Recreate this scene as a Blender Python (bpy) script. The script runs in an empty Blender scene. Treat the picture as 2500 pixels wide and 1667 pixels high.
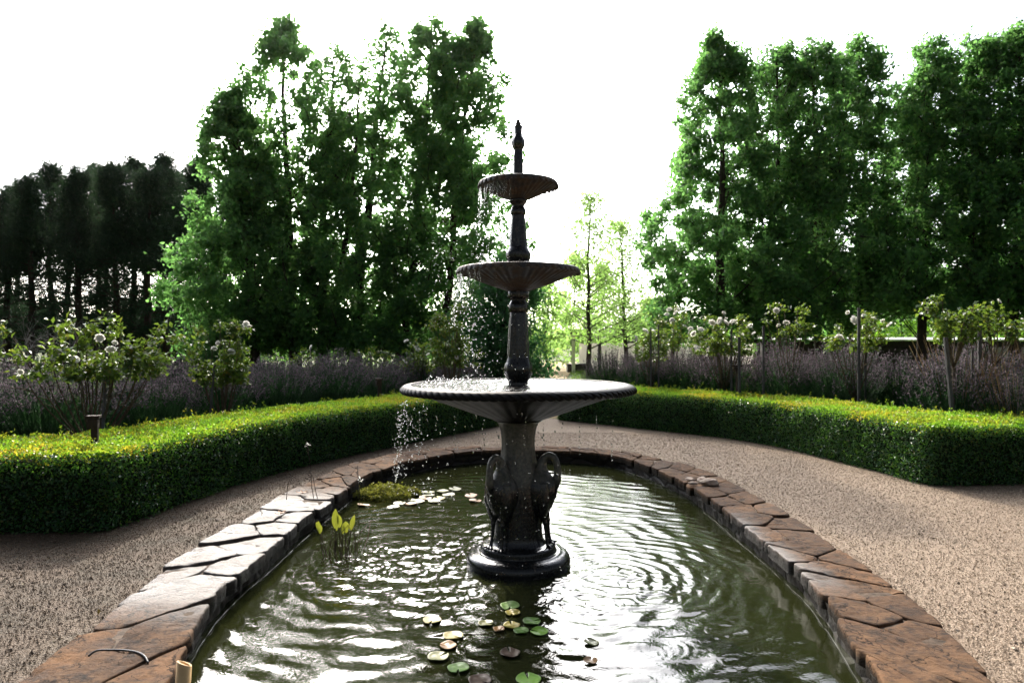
import bpy, bmesh, math, random
import numpy as np
from mathutils import Vector, Matrix, noise as mnoise

R = math.radians
S = bpy.context.scene
COL = S.collection
RNG = np.random.default_rng(7)
random.seed(7)

# ------------------------------------------------------------------ geometry of the view (used to place things in metres)
FPX, HX, HY, HCAM = 1667.0, 1250.0, 833.5, 1.316
def at(px, py, d):
    return np.array(((px - HX) * d / FPX, d, HCAM - (py - HY) * d / FPX))
def on(px, py, z=0.0):
    d = FPX * (HCAM - z) / (py - HY)
    return np.array(((px - HX) * d / FPX, d, z))

ZC, ZW = 0.10, -0.045          # coping top, water level
FX, FY = 0.038, 4.2            # fountain axis

# ------------------------------------------------------------------ helpers
class MB:
    def __init__(s): s.v=[]; s.f=[]; s.m=[]; s.n=0
    def add(s, v, f, m=0):
        v=np.asarray(v,dtype=np.float64).reshape(-1,3); f=np.asarray(f,dtype=np.int64)
        s.v.append(v); s.f.append(f+s.n); s.m.append(np.full(len(f),m,dtype=np.int32)); s.n+=len(v)
    def build(s, name, mats, parent=None, smooth=True, link=True):
        me=bpy.data.meshes.new(name)
        v=np.concatenate(s.v) if s.v else np.zeros((0,3))
        me.vertices.add(len(v)); me.vertices.foreach_set('co', v.ravel())
        tot=np.concatenate([np.full(len(f),f.shape[1]) for f in s.f]); idx=np.concatenate([f.ravel() for f in s.f])
        me.loops.add(len(idx)); me.polygons.add(len(tot))
        st=np.concatenate(([0],np.cumsum(tot)[:-1]))
        me.loops.foreach_set('vertex_index', idx.astype(np.int32))
        me.polygons.foreach_set('loop_start', st.astype(np.int32)); me.polygons.foreach_set('loop_total', tot.astype(np.int32))
        me.polygons.foreach_set('material_index', np.concatenate(s.m))
        me.polygons.foreach_set('use_smooth', np.full(len(tot),smooth))
        me.update(calc_edges=True); me.validate()
        for m in (mats if isinstance(mats,(list,tuple)) else [mats]): me.materials.append(m)
        o=bpy.data.objects.new(name, me)
        COL.objects.link(o)
        if parent: o.parent=parent
        return o

def tag(o, label=None, cat=None, group=None, kind=None):
    if label: o['label']=label
    if cat: o['category']=cat
    if group: o['group']=group
    if kind: o['kind']=kind
    return o
def empty(name, loc, label=None, cat=None, group=None, rz=0.0):
    o=bpy.data.objects.new(name,None); COL.objects.link(o); o.location=loc; o.rotation_euler=(0,0,rz)
    o.empty_display_size=.2
    return tag(o,label,cat,group)
def copy_tree(o, parent=None):
    c=o.copy(); COL.objects.link(c); c.parent=parent
    for ch in list(o.children): copy_tree(ch,c)
    return c

def unit(a): return a/np.maximum(np.linalg.norm(a,axis=-1,keepdims=True),1e-9)

def tube(mb, pts, rad, n=6, m=0, cap=True):
    pts=np.asarray(pts,float); rad=np.asarray(rad,float)*np.ones(len(pts)); k=len(pts)
    t=unit(np.gradient(pts,axis=0))
    ref=np.array((0.31,0.95,0.05)) if abs(t[0,2])>.6 else np.array((0.,0.,1.))
    u=unit(np.cross(t,ref)); w=np.cross(t,u)
    a=np.linspace(0,2*np.pi,n,endpoint=False)
    v=(pts[:,None]+rad[:,None,None]*(np.cos(a)[None,:,None]*u[:,None]+np.sin(a)[None,:,None]*w[:,None])).reshape(-1,3)
    i=np.arange(k-1)[:,None]*n; j=np.arange(n)[None]; j2=(j+1)%n
    f=np.stack((i+j,i+j2,i+n+j2,i+n+j),-1).reshape(-1,4)
    mb.add(v,f,m)
    if cap:
        b=mb.n-len(v)
        mb.f.append(np.array([list(range(b+n-1,b-1,-1))])); mb.m.append(np.array([m],dtype=np.int32))
        mb.f.append(np.array([list(range(b+(k-1)*n,b+k*n))])); mb.m.append(np.array([m],dtype=np.int32))

def box(mb, c, s, m=0, rz=0.0, bev=0.0):
    sx,sy,sz=[q/2 for q in s]
    if bev>0:
        bm=bmesh.new(); bmesh.ops.create_cube(bm,size=1.0)
        for v in bm.verts: v.co=Vector((v.co.x*s[0],v.co.y*s[1],v.co.z*s[2]))
        bmesh.ops.bevel(bm,geom=list(bm.edges),offset=bev,segments=2,affect='EDGES',profile=.6)
        bm.verts.ensure_lookup_table()
        v=np.array([p.co[:] for p in bm.verts]); fs=[[p.index for p in f.verts] for f in bm.faces]; bm.free()
    else:
        v=np.array([(x,y,z) for x in(-sx,sx) for y in(-sy,sy) for z in(-sz,sz)])
        fs=[[0,1,3,2],[4,6,7,5],[0,4,5,1],[2,3,7,6],[0,2,6,4],[1,5,7,3]]
    cr,sr=math.cos(rz),math.sin(rz)
    v=np.stack((v[:,0]*cr-v[:,1]*sr,v[:,0]*sr+v[:,1]*cr,v[:,2]),1)+np.array(c)
    b=mb.n; mb.v.append(v); mb.n+=len(v)
    for f in fs:
        mb.f.append(np.array([f])+b); mb.m.append(np.array([m],dtype=np.int32))

def lathe(mb, prof, n=64, m=0, mod=None, cx=0, cy=0):
    prof=np.asarray(prof,float); k=len(prof); a=np.linspace(0,2*np.pi,n,endpoint=False)
    r=np.repeat(prof[:,:1],n,1); z=np.repeat(prof[:,1:2],n,1)
    if mod: r,z=mod(r,z,np.arange(k)[:,None],a[None])
    v=np.stack((cx+r*np.cos(a),cy+r*np.sin(a),z),-1).reshape(-1,3)
    i=np.arange(k-1)[:,None]*n; j=np.arange(n)[None]; j2=(j+1)%n
    f=np.stack((i+j,i+j2,i+n+j2,i+n+j),-1).reshape(-1,4)
    mb.add(v,f,m)

def smooth_prof(pts, k=6):
    """Catmull-Rom through the points"""
    p=np.asarray(pts,float); p=np.vstack((2*p[0]-p[1],p,2*p[-1]-p[-2])); out=[]
    for i in range(1,len(p)-2):
        t=np.linspace(0,1,k,endpoint=False)[:,None]
        a,b,c,d=p[i-1],p[i],p[i+1],p[i+2]
        out.append(.5*((2*b)+(-a+c)*t+(2*a-5*b+4*c-d)*t**2+(-a+3*b-3*c+d)*t**3))
    out.append(p[-2][None]); return np.vstack(out)

def leaves(mb, P, L, W, rng, axis=None, nrm=None, jit=1.0, fold=.25, m=0):
    """one folded kite per leaf"""
    P=np.asarray(P,float); N=len(P)
    d=rng.normal(size=(N,3))
    d=unit(d*jit+(0 if axis is None else np.asarray(axis)*1.0)) if axis is not None else unit(d)
    q=rng.normal(size=(N,3)) if nrm is None else np.asarray(nrm)+rng.normal(size=(N,3))*.55*jit
    s=unit(np.cross(d,q)); n=np.cross(s,d)
    L=(L*rng.uniform(.65,1.25,N))[:,None]; W=(W*rng.uniform(.7,1.2,N))[:,None]
    v=np.stack((P, P+d*L*.5+s*W*.5+n*W*fold, P+d*L-n*L*.08, P+d*L*.5-s*W*.5+n*W*fold),1).reshape(-1,3)
    mb.add(v,np.arange(N*4).reshape(N,4),m)

# ------------------------------------------------------------------ materials
def mat(name):
    m=bpy.data.materials.new(name); m.use_nodes=True; nt=m.node_tree; nt.nodes.clear()
    out=nt.nodes.new('ShaderNodeOutputMaterial'); return m,nt,out
def N(nt,t,**k):
    n=nt.nodes.new(t)
    for a,b in k.items():
        if a in n.inputs: n.inputs[a].default_value=b
        else: setattr(n,a,b)
    return n
def ramp(nt, fac, stops):
    r=nt.nodes.new('ShaderNodeValToRGB'); e=r.color_ramp.elements
    while len(e)<len(stops): e.new(.5)
    for x,(p,c) in zip(e,stops): x.position=p; x.color=(*c,1) if len(c)==3 else c
    nt.links.new(fac,r.inputs[0]); return r.outputs[0]
def coords(nt, kind='Object'):
    return nt.nodes.new('ShaderNodeTexCoord').outputs[kind]
def noise(nt, co, scale, detail=4, rough=.55, dist=0.0):
    n=nt.nodes.new('ShaderNodeTexNoise'); n.inputs['Scale'].default_value=scale; n.inputs['Detail'].default_value=detail
    n.inputs['Roughness'].default_value=rough; n.inputs['Distortion'].default_value=dist
    nt.links.new(co,n.inputs['Vector']); return n.outputs['Fac']
def mixc(nt,f,a,b,mode='MIX'):
    x=nt.nodes.new('ShaderNodeMix'); x.data_type='RGBA'; x.blend_type=mode
    for s,q in ((x.inputs[0],f),(x.inputs[6],a),(x.inputs[7],b)):
        if hasattr(q,'is_output'): nt.links.new(q,s)
        elif isinstance(q,(int,float)): s.default_value=q
        else: s.default_value=(*q,1)
    return x.outputs[2]
def math_(nt,op,a,b=0.0,clamp=False):
    x=nt.nodes.new('ShaderNodeMath'); x.operation=op; x.use_clamp=clamp
    for s,q in ((x.inputs[0],a),(x.inputs[1],b)):
        if hasattr(q,'is_output'): nt.links.new(q,s)
        else: s.default_value=q
    return x.outputs[0]
def bump(nt,h,strength=.4,dist=.01,prev=None):
    b=nt.nodes.new('ShaderNodeBump'); b.inputs['Strength'].default_value=strength; b.inputs['Distance'].default_value=dist
    nt.links.new(h,b.inputs['Height'])
    if prev is not None: nt.links.new(prev,b.inputs['Normal'])
    return b.outputs[0]
def princ(nt,out,col,rough=.6,spec=.5,normal=None,ior=1.5,**k):
    p=nt.nodes.new('ShaderNodeBsdfPrincipled')
    for nm,q in (('Base Color',col),('Roughness',rough),('Specular IOR Level',spec),('IOR',ior)):
        if hasattr(q,'is_output'): nt.links.new(q,p.inputs[nm])
        elif isinstance(q,(int,float)): p.inputs[nm].default_value=q
        else: p.inputs[nm].default_value=(*q,1)
    for a,b in k.items(): p.inputs[a.replace('_',' ')].default_value=b
    if normal is not None: nt.links.new(normal,p.inputs['Normal'])
    nt.links.new(p.outputs[0],out.inputs[0]); return p

def leaf_mat(name, stops, trans_col, trans=.45, rough=.45, spec=.4, patch=None):
    m,nt,out=mat(name)
    g=nt.nodes.new('ShaderNodeNewGeometry'); col=ramp(nt,g.outputs['Random Per Island'],stops)
    if patch:      # patches of differently aged growth
        k=math_(nt,'MULTIPLY',math_(nt,'SUBTRACT',noise(nt,g.outputs['Position'],1.6,5,.65),.40,True),4.0,True); k=math_(nt,'MULTIPLY',k,math_(nt,'GREATER_THAN',math_(nt,'FRACT',math_(nt,'MULTIPLY',g.outputs['Random Per Island'],17.3)),.25))
        col=mixc(nt,k,col,ramp(nt,g.outputs['Random Per Island'],patch[0])); trans_col=mixc(nt,k,trans_col,patch[1])
    p=princ(nt,out,col,rough,spec)
    t=nt.nodes.new('ShaderNodeBsdfTranslucent')
    tc=mixc(nt,.5,col,trans_col); nt.links.new(tc,t.inputs[0])
    mx=nt.nodes.new('ShaderNodeMixShader'); mx.inputs[0].default_value=trans
    nt.links.new(p.outputs[0],mx.inputs[1]); nt.links.new(t.outputs[0],mx.inputs[2]); nt.links.new(mx.outputs[0],out.inputs[0])
    return m
def bark_mat(name,a,b,scale=6):
    m,nt,out=mat(name); co=coords(nt)
    mp=N(nt,'ShaderNodeMapping'); mp.inputs['Scale'].default_value=(1,1,.18); nt.links.new(co,mp.inputs[0])
    f=noise(nt,mp.outputs[0],scale*4,6,.65); princ(nt,out,ramp(nt,f,[(.3,a),(.7,b)]),.85,.25,bump(nt,f,.7,.02)); return m

M={}
M['broad']=leaf_mat('broadleaf_green',[(0,(.036,.092,.044)),(.45,(.052,.130,.054)),(.8,(.076,.165,.054)),(1,(.125,.20,.05))],(.28,.62,.13),.6,.5,.15)
M['broad_bright']=leaf_mat('understory_green',[(0,(.05,.12,.02)),(.6,(.08,.18,.028)),(1,(.14,.23,.04))],(.30,.62,.04),.58,.5,.3)
M['young']=leaf_mat('young_leaf',[(0,(.11,.20,.04)),(.6,(.15,.25,.05)),(1,(.22,.30,.08))],(.50,.82,.20),.62,.5,.3)
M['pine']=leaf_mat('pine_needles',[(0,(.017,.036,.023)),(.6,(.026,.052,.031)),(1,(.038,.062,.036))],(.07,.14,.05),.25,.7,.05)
M['cone']=leaf_mat('conifer_green',[(0,(.025,.08,.035)),(.6,(.04,.115,.048)),(1,(.06,.15,.055))],(.12,.38,.08),.45,.5,.3)
M['box']=leaf_mat('box_leaf',[(0,(.014,.060,.022)),(.5,(.024,.095,.030)),(.85,(.04,.13,.03)),(1,(.12,.13,.03))],(.18,.42,.02),.42,.35,.5)
M['box_tip']=leaf_mat('box_new_growth',[(0,(.04,.13,.02)),(.5,(.08,.19,.024)),(1,(.15,.25,.025))],(.34,.66,.03),.55,.35,.4,patch=([(0,(.10,.16,.018)),(.5,(.24,.22,.02)),(.85,(.34,.24,.04)),(1,(.38,.20,.08))],(.70,.58,.03)))
M['rose']=leaf_mat('rose_leaf',[(0,(.025,.07,.016)),(.55,(.05,.11,.022)),(.85,(.10,.15,.025)),(1,(.19,.13,.03))],(.24,.36,.03),.42,.4,.35)
M['lav']=leaf_mat('lavender_leaf',[(0,(.02,.05,.024)),(.6,(.032,.075,.034)),(1,(.055,.095,.045))],(.08,.22,.05),.3,.6,.25)
M['lavflower']=leaf_mat('lavender_flower',[(0,(.066,.054,.064)),(.6,(.105,.088,.10)),(1,(.17,.145,.15))],(.22,.17,.20),.28,.7,.2)
M['straw']=leaf_mat('straw_stem',[(0,(.22,.15,.07)),(1,(.34,.25,.13))],(.4,.28,.1),.3,.7,.2)
M['petal']=leaf_mat('white_petal',[(0,(.78,.77,.70)),(1,(.88,.87,.83))],(.92,.90,.84),.5,.6,.2)
M['moss']=leaf_mat('moss_leaf',[(0,(.09,.12,.02)),(.6,(.16,.18,.03)),(1,(.24,.20,.05))],(.35,.36,.05),.35,.5,.4)
M['blade']=leaf_mat('water_plant_leaf',[(0,(.06,.10,.016)),(.6,(.09,.13,.02)),(1,(.16,.11,.02))],(.32,.32,.03),.42,.3,.5)
M['litter']=leaf_mat('leaf_litter',[(0,(.02,.016,.012)),(.5,(.05,.035,.02)),(.85,(.12,.07,.03)),(1,(.10,.10,.03))],(.2,.12,.04),.2,.7,.2)
M['grassblade']=leaf_mat('grass_blade',[(0,(.04,.085,.02)),(.6,(.07,.13,.025)),(1,(.14,.16,.05))],(.2,.35,.04),.4,.5,.3)
M['bark']=bark_mat('dark_bark',(.022,.016,.012),(.06,.045,.034))
M['pinebark']=bark_mat('pine_bark',(.02,.014,.011),(.055,.036,.026))
M['cane']=bark_mat('rose_cane',(.05,.04,.025),(.12,.095,.06),20)
M['greytwig']=bark_mat('grey_twig',(.10,.10,.095),(.2,.19,.18),20)
M['stake']=bark_mat('grey_timber',(.045,.045,.046),(.12,.118,.115),10)
M['post']=bark_mat('dark_post',(.022,.017,.013),(.06,.042,.03),10)

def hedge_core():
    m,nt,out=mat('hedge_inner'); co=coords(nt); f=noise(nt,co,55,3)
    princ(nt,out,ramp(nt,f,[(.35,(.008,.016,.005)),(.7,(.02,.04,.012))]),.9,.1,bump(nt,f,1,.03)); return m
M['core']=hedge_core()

def damp_and_shade(nt,co):
    # darkens the left path colour: damp from drifting spray, with shade painted in
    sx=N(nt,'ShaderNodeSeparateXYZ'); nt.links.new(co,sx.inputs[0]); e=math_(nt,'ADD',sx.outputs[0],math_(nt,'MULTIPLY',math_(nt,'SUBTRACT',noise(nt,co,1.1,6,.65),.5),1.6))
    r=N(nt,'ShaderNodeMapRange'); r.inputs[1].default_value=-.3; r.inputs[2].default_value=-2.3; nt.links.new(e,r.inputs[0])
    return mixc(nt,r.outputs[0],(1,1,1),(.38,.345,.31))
def gravel_mat():
    m,nt,out=mat('gravel'); co=coords(nt)
    v=N(nt,'ShaderNodeTexVoronoi'); v.inputs['Scale'].default_value=150; nt.links.new(co,v.inputs['Vector'])
    v2=N(nt,'ShaderNodeTexVoronoi'); v2.inputs['Scale'].default_value=70; nt.links.new(co,v2.inputs['Vector'])
    sep=N(nt,'ShaderNodeSeparateColor'); nt.links.new(v.outputs['Color'],sep.inputs[0])
    c=ramp(nt,sep.outputs[0],[(0,(.15,.108,.072)),(.3,(.245,.182,.124)),(.7,(.315,.24,.168)),(1,(.42,.335,.25))])
    big=noise(nt,co,.9,5,.6); c=mixc(nt,math_(nt,'MULTIPLY',big,.6),c,(.15,.105,.072))
    fine=noise(nt,co,220,2)
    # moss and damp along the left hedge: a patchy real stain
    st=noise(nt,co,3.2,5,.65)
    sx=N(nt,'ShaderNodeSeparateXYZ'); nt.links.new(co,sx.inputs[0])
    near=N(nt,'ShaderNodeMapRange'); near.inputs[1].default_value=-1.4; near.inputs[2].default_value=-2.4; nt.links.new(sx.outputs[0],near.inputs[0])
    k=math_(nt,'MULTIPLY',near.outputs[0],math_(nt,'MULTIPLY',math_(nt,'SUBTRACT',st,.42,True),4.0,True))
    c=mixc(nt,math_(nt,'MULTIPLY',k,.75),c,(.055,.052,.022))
    c=mixc(nt,1.0,c,damp_and_shade(nt,co),'MULTIPLY')
    d=math_(nt,'ADD',v.outputs['Distance'],math_(nt,'MULTIPLY',v2.outputs['Distance'],.6))
    n=bump(nt,math_(nt,'SUBTRACT',1.0,d),.9,.007); n=bump(nt,fine,.3,.004,n)
    princ(nt,out,c,.8,.3,n); return m
M['gravel']=gravel_mat()
def pebble_mat():
    m,nt,out=mat('gravel_stone'); g=nt.nodes.new('ShaderNodeNewGeometry')
    princ(nt,out,mixc(nt,1.0,ramp(nt,g.outputs['Random Per Island'],[(0,(.12,.086,.058)),(.3,(.235,.175,.12)),(.75,(.335,.255,.182)),(1,(.50,.41,.31))]),damp_and_shade(nt,g.outputs['Position']),'MULTIPLY'),.75,.3); return m
M['pebble']=pebble_mat()
def ground_mat():
    m,nt,out=mat('lawn'); co=coords(nt)
    f=noise(nt,co,.35,5,.6); g=noise(nt,co,14,5,.7); d=noise(nt,co,.12,3)
    c=ramp(nt,g,[(.3,(.03,.055,.015)),(.7,(.085,.125,.03))]); c2=ramp(nt,g,[(.3,(.20,.15,.07)),(.7,(.36,.29,.15))])
    c=mixc(nt,math_(nt,'MULTIPLY',math_(nt,'SUBTRACT',f,.50,True),5,True),c,c2)
    princ(nt,out,c,.9,.15,bump(nt,g,1,.06)); return m
M['ground']=ground_mat()
def soil_mat():
    m,nt,out=mat('bed_soil'); co=coords(nt); f=noise(nt,co,18,6,.7); h=noise(nt,co,2,3)
    c=mixc(nt,h,ramp(nt,f,[(.3,(.02,.017,.011)),(.7,(.07,.055,.035))]),(.03,.055,.015))
    princ(nt,out,c,.95,.1,bump(nt,f,1,.04)); return m
M['soil']=soil_mat()
def earth_mat():
    m,nt,out=mat('earth_path'); co=coords(nt); f=noise(nt,co,6,6,.7); h=noise(nt,co,.7,4)
    c=mixc(nt,h,ramp(nt,f,[(.3,(.22,.15,.10)),(.7,(.36,.27,.19))]),(.30,.24,.11))
    princ(nt,out,c,.95,.1,bump(nt,f,.6,.03)); return m
M['earth']=earth_mat()
def stone_mat(name,wetmask=True):
    m,nt,out=mat(name); co=coords(nt,'Generated'); ob=coords(nt,'Object')
    info=nt.nodes.new('ShaderNodeObjectInfo')
    geo=nt.nodes.new('ShaderNodeNewGeometry'); pos=geo.outputs['Position']
    a=noise(nt,pos,5,7,.65); b=noise(nt,pos,38,5,.65); c3=noise(nt,pos,1.7,3)
    mp=N(nt,'ShaderNodeMapping'); mp.inputs['Scale'].default_value=(9,26,40); nt.links.new(pos,mp.inputs[0]); lay=noise(nt,mp.outputs[0],1.2,6,.7,1.2)
    base=ramp(nt,a,[(.28,(.034,.021,.014)),(.45,(.085,.051,.030)),(.6,(.148,.090,.052)),(.85,(.215,.147,.09))])
    base=mixc(nt,math_(nt,'MULTIPLY',lay,.55),base,(.10,.062,.04))
    base=mixc(nt,math_(nt,'MULTIPLY',math_(nt,'SUBTRACT',b,.55,True),4,True),base,(.045,.035,.026))
    bl=noise(nt,pos,17,6,.7,.6); base=mixc(nt,math_(nt,'MULTIPLY',math_(nt,'SUBTRACT',bl,.465,True),4.5,True),base,(.024,.021,.019))
    vc=N(nt,'ShaderNodeTexVoronoi'); vc.feature='DISTANCE_TO_EDGE'; vc.inputs['Scale'].default_value=5.5
    wv=nt.nodes.new('ShaderNodeVectorMath'); wv.operation='ADD'; nn=nt.nodes.new('ShaderNodeTexNoise'); nn.inputs['Scale'].default_value=6; nn.inputs['Detail'].default_value=6; nt.links.new(pos,nn.inputs['Vector'])
    sc=nt.nodes.new('ShaderNodeVectorMath'); sc.operation='SCALE'; sc.inputs['Scale'].default_value=.35; nt.links.new(nn.outputs['Color'],sc.inputs[0]); nt.links.new(pos,wv.inputs[0]); nt.links.new(sc.outputs[0],wv.inputs[1]); nt.links.new(wv.outputs[0],vc.inputs['Vector'])
    crack=math_(nt,'MULTIPLY',math_(nt,'LESS_THAN',vc.outputs['Distance'],.014),math_(nt,'GREATER_THAN',c3,.47))
    base=mixc(nt,math_(nt,'MULTIPLY',crack,.85),base,(.012,.009,.007))
    pv=N(nt,'ShaderNodeTexVoronoi'); pv.inputs['Scale'].default_value=16; nt.links.new(wv.outputs[0],pv.inputs['Vector']); pit=math_(nt,'LESS_THAN',pv.outputs['Distance'],.13)
    pit=math_(nt,'MULTIPLY',pit,math_(nt,'GREATER_THAN',noise(nt,pos,7,2),.55)); base=mixc(nt,math_(nt,'MULTIPLY',pit,.8),base,(.012,.009,.007))
    tint=ramp(nt,info.outputs['Random'],[(0,(.62,.58,.56)),(.5,(1,.95,.9)),(1,(1.2,1.08,.95))]); base=mixc(nt,1.0,base,tint,'MULTIPLY')
    # wet where the fountain's spray lands: mask from distance to the windward (left) side
    sx=N(nt,'ShaderNodeSeparateXYZ'); nt.links.new(pos,sx.inputs[0])
    mx=N(nt,'ShaderNodeMapRange'); mx.inputs[1].default_value=-.9; mx.inputs[2].default_value=-1.25; nt.links.new(sx.outputs[0],mx.inputs[0])
    my=N(nt,'ShaderNodeMapRange'); my.inputs[1].default_value=3.05; my.inputs[2].default_value=3.45; nt.links.new(math_(nt,'ADD',sx.outputs[1],math_(nt,'MULTIPLY',a,.35)),my.inputs[0])
    my2=N(nt,'ShaderNodeMapRange'); my2.inputs[1].default_value=5.9; my2.inputs[2].default_value=5.2; nt.links.new(sx.outputs[1],my2.inputs[0])
    wl=math_(nt,'MULTIPLY',mx.outputs[0],math_(nt,'MULTIPLY',my.outputs[0],my2.outputs[0]))
    # splashed inner edge on the right
    rx=N(nt,'ShaderNodeMapRange'); rx.inputs[1].default_value=1.72; rx.inputs[2].default_value=1.58; nt.links.new(math_(nt,'ADD',sx.outputs[0],math_(nt,'MULTIPLY',math_(nt,'SUBTRACT',c3,.5),.5)),rx.inputs[0])
    r0=N(nt,'ShaderNodeMapRange'); r0.inputs[1].default_value=1.0; r0.inputs[2].default_value=1.2; nt.links.new(sx.outputs[0],r0.inputs[0])
    ry=N(nt,'ShaderNodeMapRange'); ry.inputs[1].default_value=3.2; ry.inputs[2].default_value=3.6; nt.links.new(sx.outputs[1],ry.inputs[0])
    ry2=N(nt,'ShaderNodeMapRange'); ry2.inputs[1].default_value=5.0; ry2.inputs[2].default_value=4.4; nt.links.new(sx.outputs[1],ry2.inputs[0])
    wr=math_(nt,'MULTIPLY',math_(nt,'MULTIPLY',rx.outputs[0],r0.outputs[0]),math_(nt,'MULTIPLY',ry.outputs[0],ry2.outputs[0]))
    wet=math_(nt,'MAXIMUM',wl,wr,True)
    col=mixc(nt,wet,base,mixc(nt,.75,base,(.05,.045,.042)))
    ro=math_(nt,'ADD',math_(nt,'MULTIPLY',math_(nt,'SUBTRACT',1.0,wet),.36),math_(nt,'ADD',.34,math_(nt,'MULTIPLY',a,.42)))
    hs=math_(nt,'ADD',math_(nt,'MULTIPLY',lay,.5),math_(nt,'MULTIPLY',b,.5))
    hs=math_(nt,'SUBTRACT',hs,math_(nt,'MULTIPLY',math_(nt,'MAXIMUM',crack,pit),.9)); n=bump(nt,hs,.75,.02); n=bump(nt,noise(nt,pos,120,3,.6),.25,.004,n)
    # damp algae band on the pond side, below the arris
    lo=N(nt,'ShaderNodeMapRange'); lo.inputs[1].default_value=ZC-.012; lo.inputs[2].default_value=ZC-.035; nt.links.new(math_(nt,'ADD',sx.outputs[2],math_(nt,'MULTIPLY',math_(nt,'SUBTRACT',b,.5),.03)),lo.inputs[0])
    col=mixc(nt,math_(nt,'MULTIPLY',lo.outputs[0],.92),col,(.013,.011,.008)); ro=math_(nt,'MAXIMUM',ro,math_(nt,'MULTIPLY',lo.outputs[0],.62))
    p=princ(nt,out,col,ro,math_(nt,'ADD',.14,math_(nt,'MULTIPLY',wet,.28)),n); return m
M['stone']=stone_mat('pond_stone')
def wall_mat():
    m,nt,out=mat('wet_pond_wall'); co=coords(nt)
    mp=N(nt,'ShaderNodeMapping'); mp.inputs['Scale'].default_value=(1,1,1.6); nt.links.new(co,mp.inputs[0])
    v=N(nt,'ShaderNodeTexVoronoi'); v.feature='DISTANCE_TO_EDGE'; v.inputs['Scale'].default_value=4.5; nt.links.new(mp.outputs[0],v.inputs['Vector'])
    f=noise(nt,co,14,6,.65)
    c=ramp(nt,f,[(.3,(.008,.006,.005)),(.6,(.024,.018,.012)),(.8,(.06,.042,.027))])
    e=ramp(nt,v.outputs['Distance'],[(0,(.25,.25,.25)),(.08,(1,1,1))]); c=mixc(nt,1.0,c,e,'MULTIPLY')
    n=bump(nt,math_(nt,'MINIMUM',v.outputs['Distance'],.15),1,.08); n=bump(nt,f,.8,.02,n)
    princ(nt,out,c,.6,.35,n); return m
M['wall']=wall_mat()
def mortar_mat():
    m,nt,out=mat('mortar'); co=coords(nt); f=noise(nt,co,30,5,.7)
    princ(nt,out,ramp(nt,f,[(.3,(.03,.022,.016)),(.75,(.14,.10,.07))]),.9,.2,bump(nt,f,.8,.01)); return m
M['mortar']=mortar_mat()
def water_mat(name,base,scale=22,st=.12,dist=.01,fine=90):
    m,nt,out=mat(name); co=coords(nt)
    a=noise(nt,co,scale,3,.6,.6); b=noise(nt,co,fine,2,.5,.4)
    n=bump(nt,a,st,dist); n=bump(nt,b,st*.6,dist*.3,n)
    c=mixc(nt,noise(nt,co,1.5,4),base,[q*.55 for q in base])
    princ(nt,out,c,.02,.5,n,1.333); return m
M['water']=water_mat('pond_water',(.018,.021,.007))
M['bowlwater']=water_mat('bowl_water',(.02,.02,.018),26,.5,.02,70)
def iron_mat(name, rust=0.25, wet=.16, patina=False, spec=.38, dark=1.0):
    m,nt,out=mat(name)
    geo=nt.nodes.new('ShaderNodeNewGeometry'); co=geo.outputs['Position']
    f=noise(nt,co,7,6,.65); g=noise(nt,co,60,4,.6)
    mp=N(nt,'ShaderNodeMapping'); mp.inputs['Scale'].default_value=(14,14,2.2); nt.links.new(co,mp.inputs[0]); run=noise(nt,mp.outputs[0],1.3,5,.6)
    c=ramp(nt,g,[(.3,(.006*dark,.0065*dark,.007*dark)),(.75,(.018*dark,.0185*dark,.019*dark))])
    rs=ramp(nt,g,[(.25,(.022,.015,.011)),(.6,(.062,.040,.026)),(.85,(.12,.085,.058))])
    k=math_(nt,'MULTIPLY',math_(nt,'SUBTRACT',math_(nt,'ADD',math_(nt,'MULTIPLY',run,.6),math_(nt,'MULTIPLY',f,.4)),.62-rust,True),7,True)
    c=mixc(nt,k,c,rs); ro=math_(nt,'ADD',wet,math_(nt,'MULTIPLY',k,.35))
    if patina:
        sx=N(nt,'ShaderNodeSeparateXYZ'); nt.links.new(co,sx.inputs[0])
        h=N(nt,'ShaderNodeMapRange'); h.inputs[1].default_value=.43; h.inputs[2].default_value=.49
        nt.links.new(math_(nt,'ADD',sx.outputs[2],math_(nt,'MULTIPLY',math_(nt,'SUBTRACT',f,.5),.22)),h.inputs[0])
        pt=ramp(nt,g,[(.3,(.055,.058,.052)),(.7,(.15,.145,.125))])
        kk=math_(nt,'MULTIPLY',h.outputs[0],math_(nt,'ADD',.35,math_(nt,'MULTIPLY',run,.7)),True)
        c=mixc(nt,kk,c,pt); ro=math_(nt,'ADD',ro,math_(nt,'MULTIPLY',kk,.35))
    n=bump(nt,g,.35,.004); n=bump(nt,f,.3,.01,n)
    princ(nt,out,c,ro,spec,n); return m
M['iron']=iron_mat('wet_black_iron',.06,.16)
M['ironrust']=iron_mat('rust_streaked_iron',.19,.38)
M['ironbowl']=iron_mat('damp_black_iron',-.04,.55,False,.14,.45)
M['ironpat']=iron_mat('lime_crusted_iron',-.02,.2,True)
def glass_mat():
    m,nt,out=mat('falling_water'); g=N(nt,'ShaderNodeBsdfGlass'); g.inputs['IOR'].default_value=1.333; g.inputs['Roughness'].default_value=0.0
    nt.links.new(g.outputs[0],out.inputs[0]); return m
M['drop']=glass_mat()
def plain(name,a,b,rough=.6,scale=12,spec=.4,bs=.3):
    m,nt,out=mat(name); co=coords(nt); f=noise(nt,co,scale,5,.6)
    princ(nt,out,ramp(nt,f,[(.3,a),(.7,b)]),rough,spec,bump(nt,f,bs,.01)); return m
M['whitewall']=plain('pale_painted_wall',(.70,.67,.64),(.82,.79,.76),.8,3)
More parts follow.
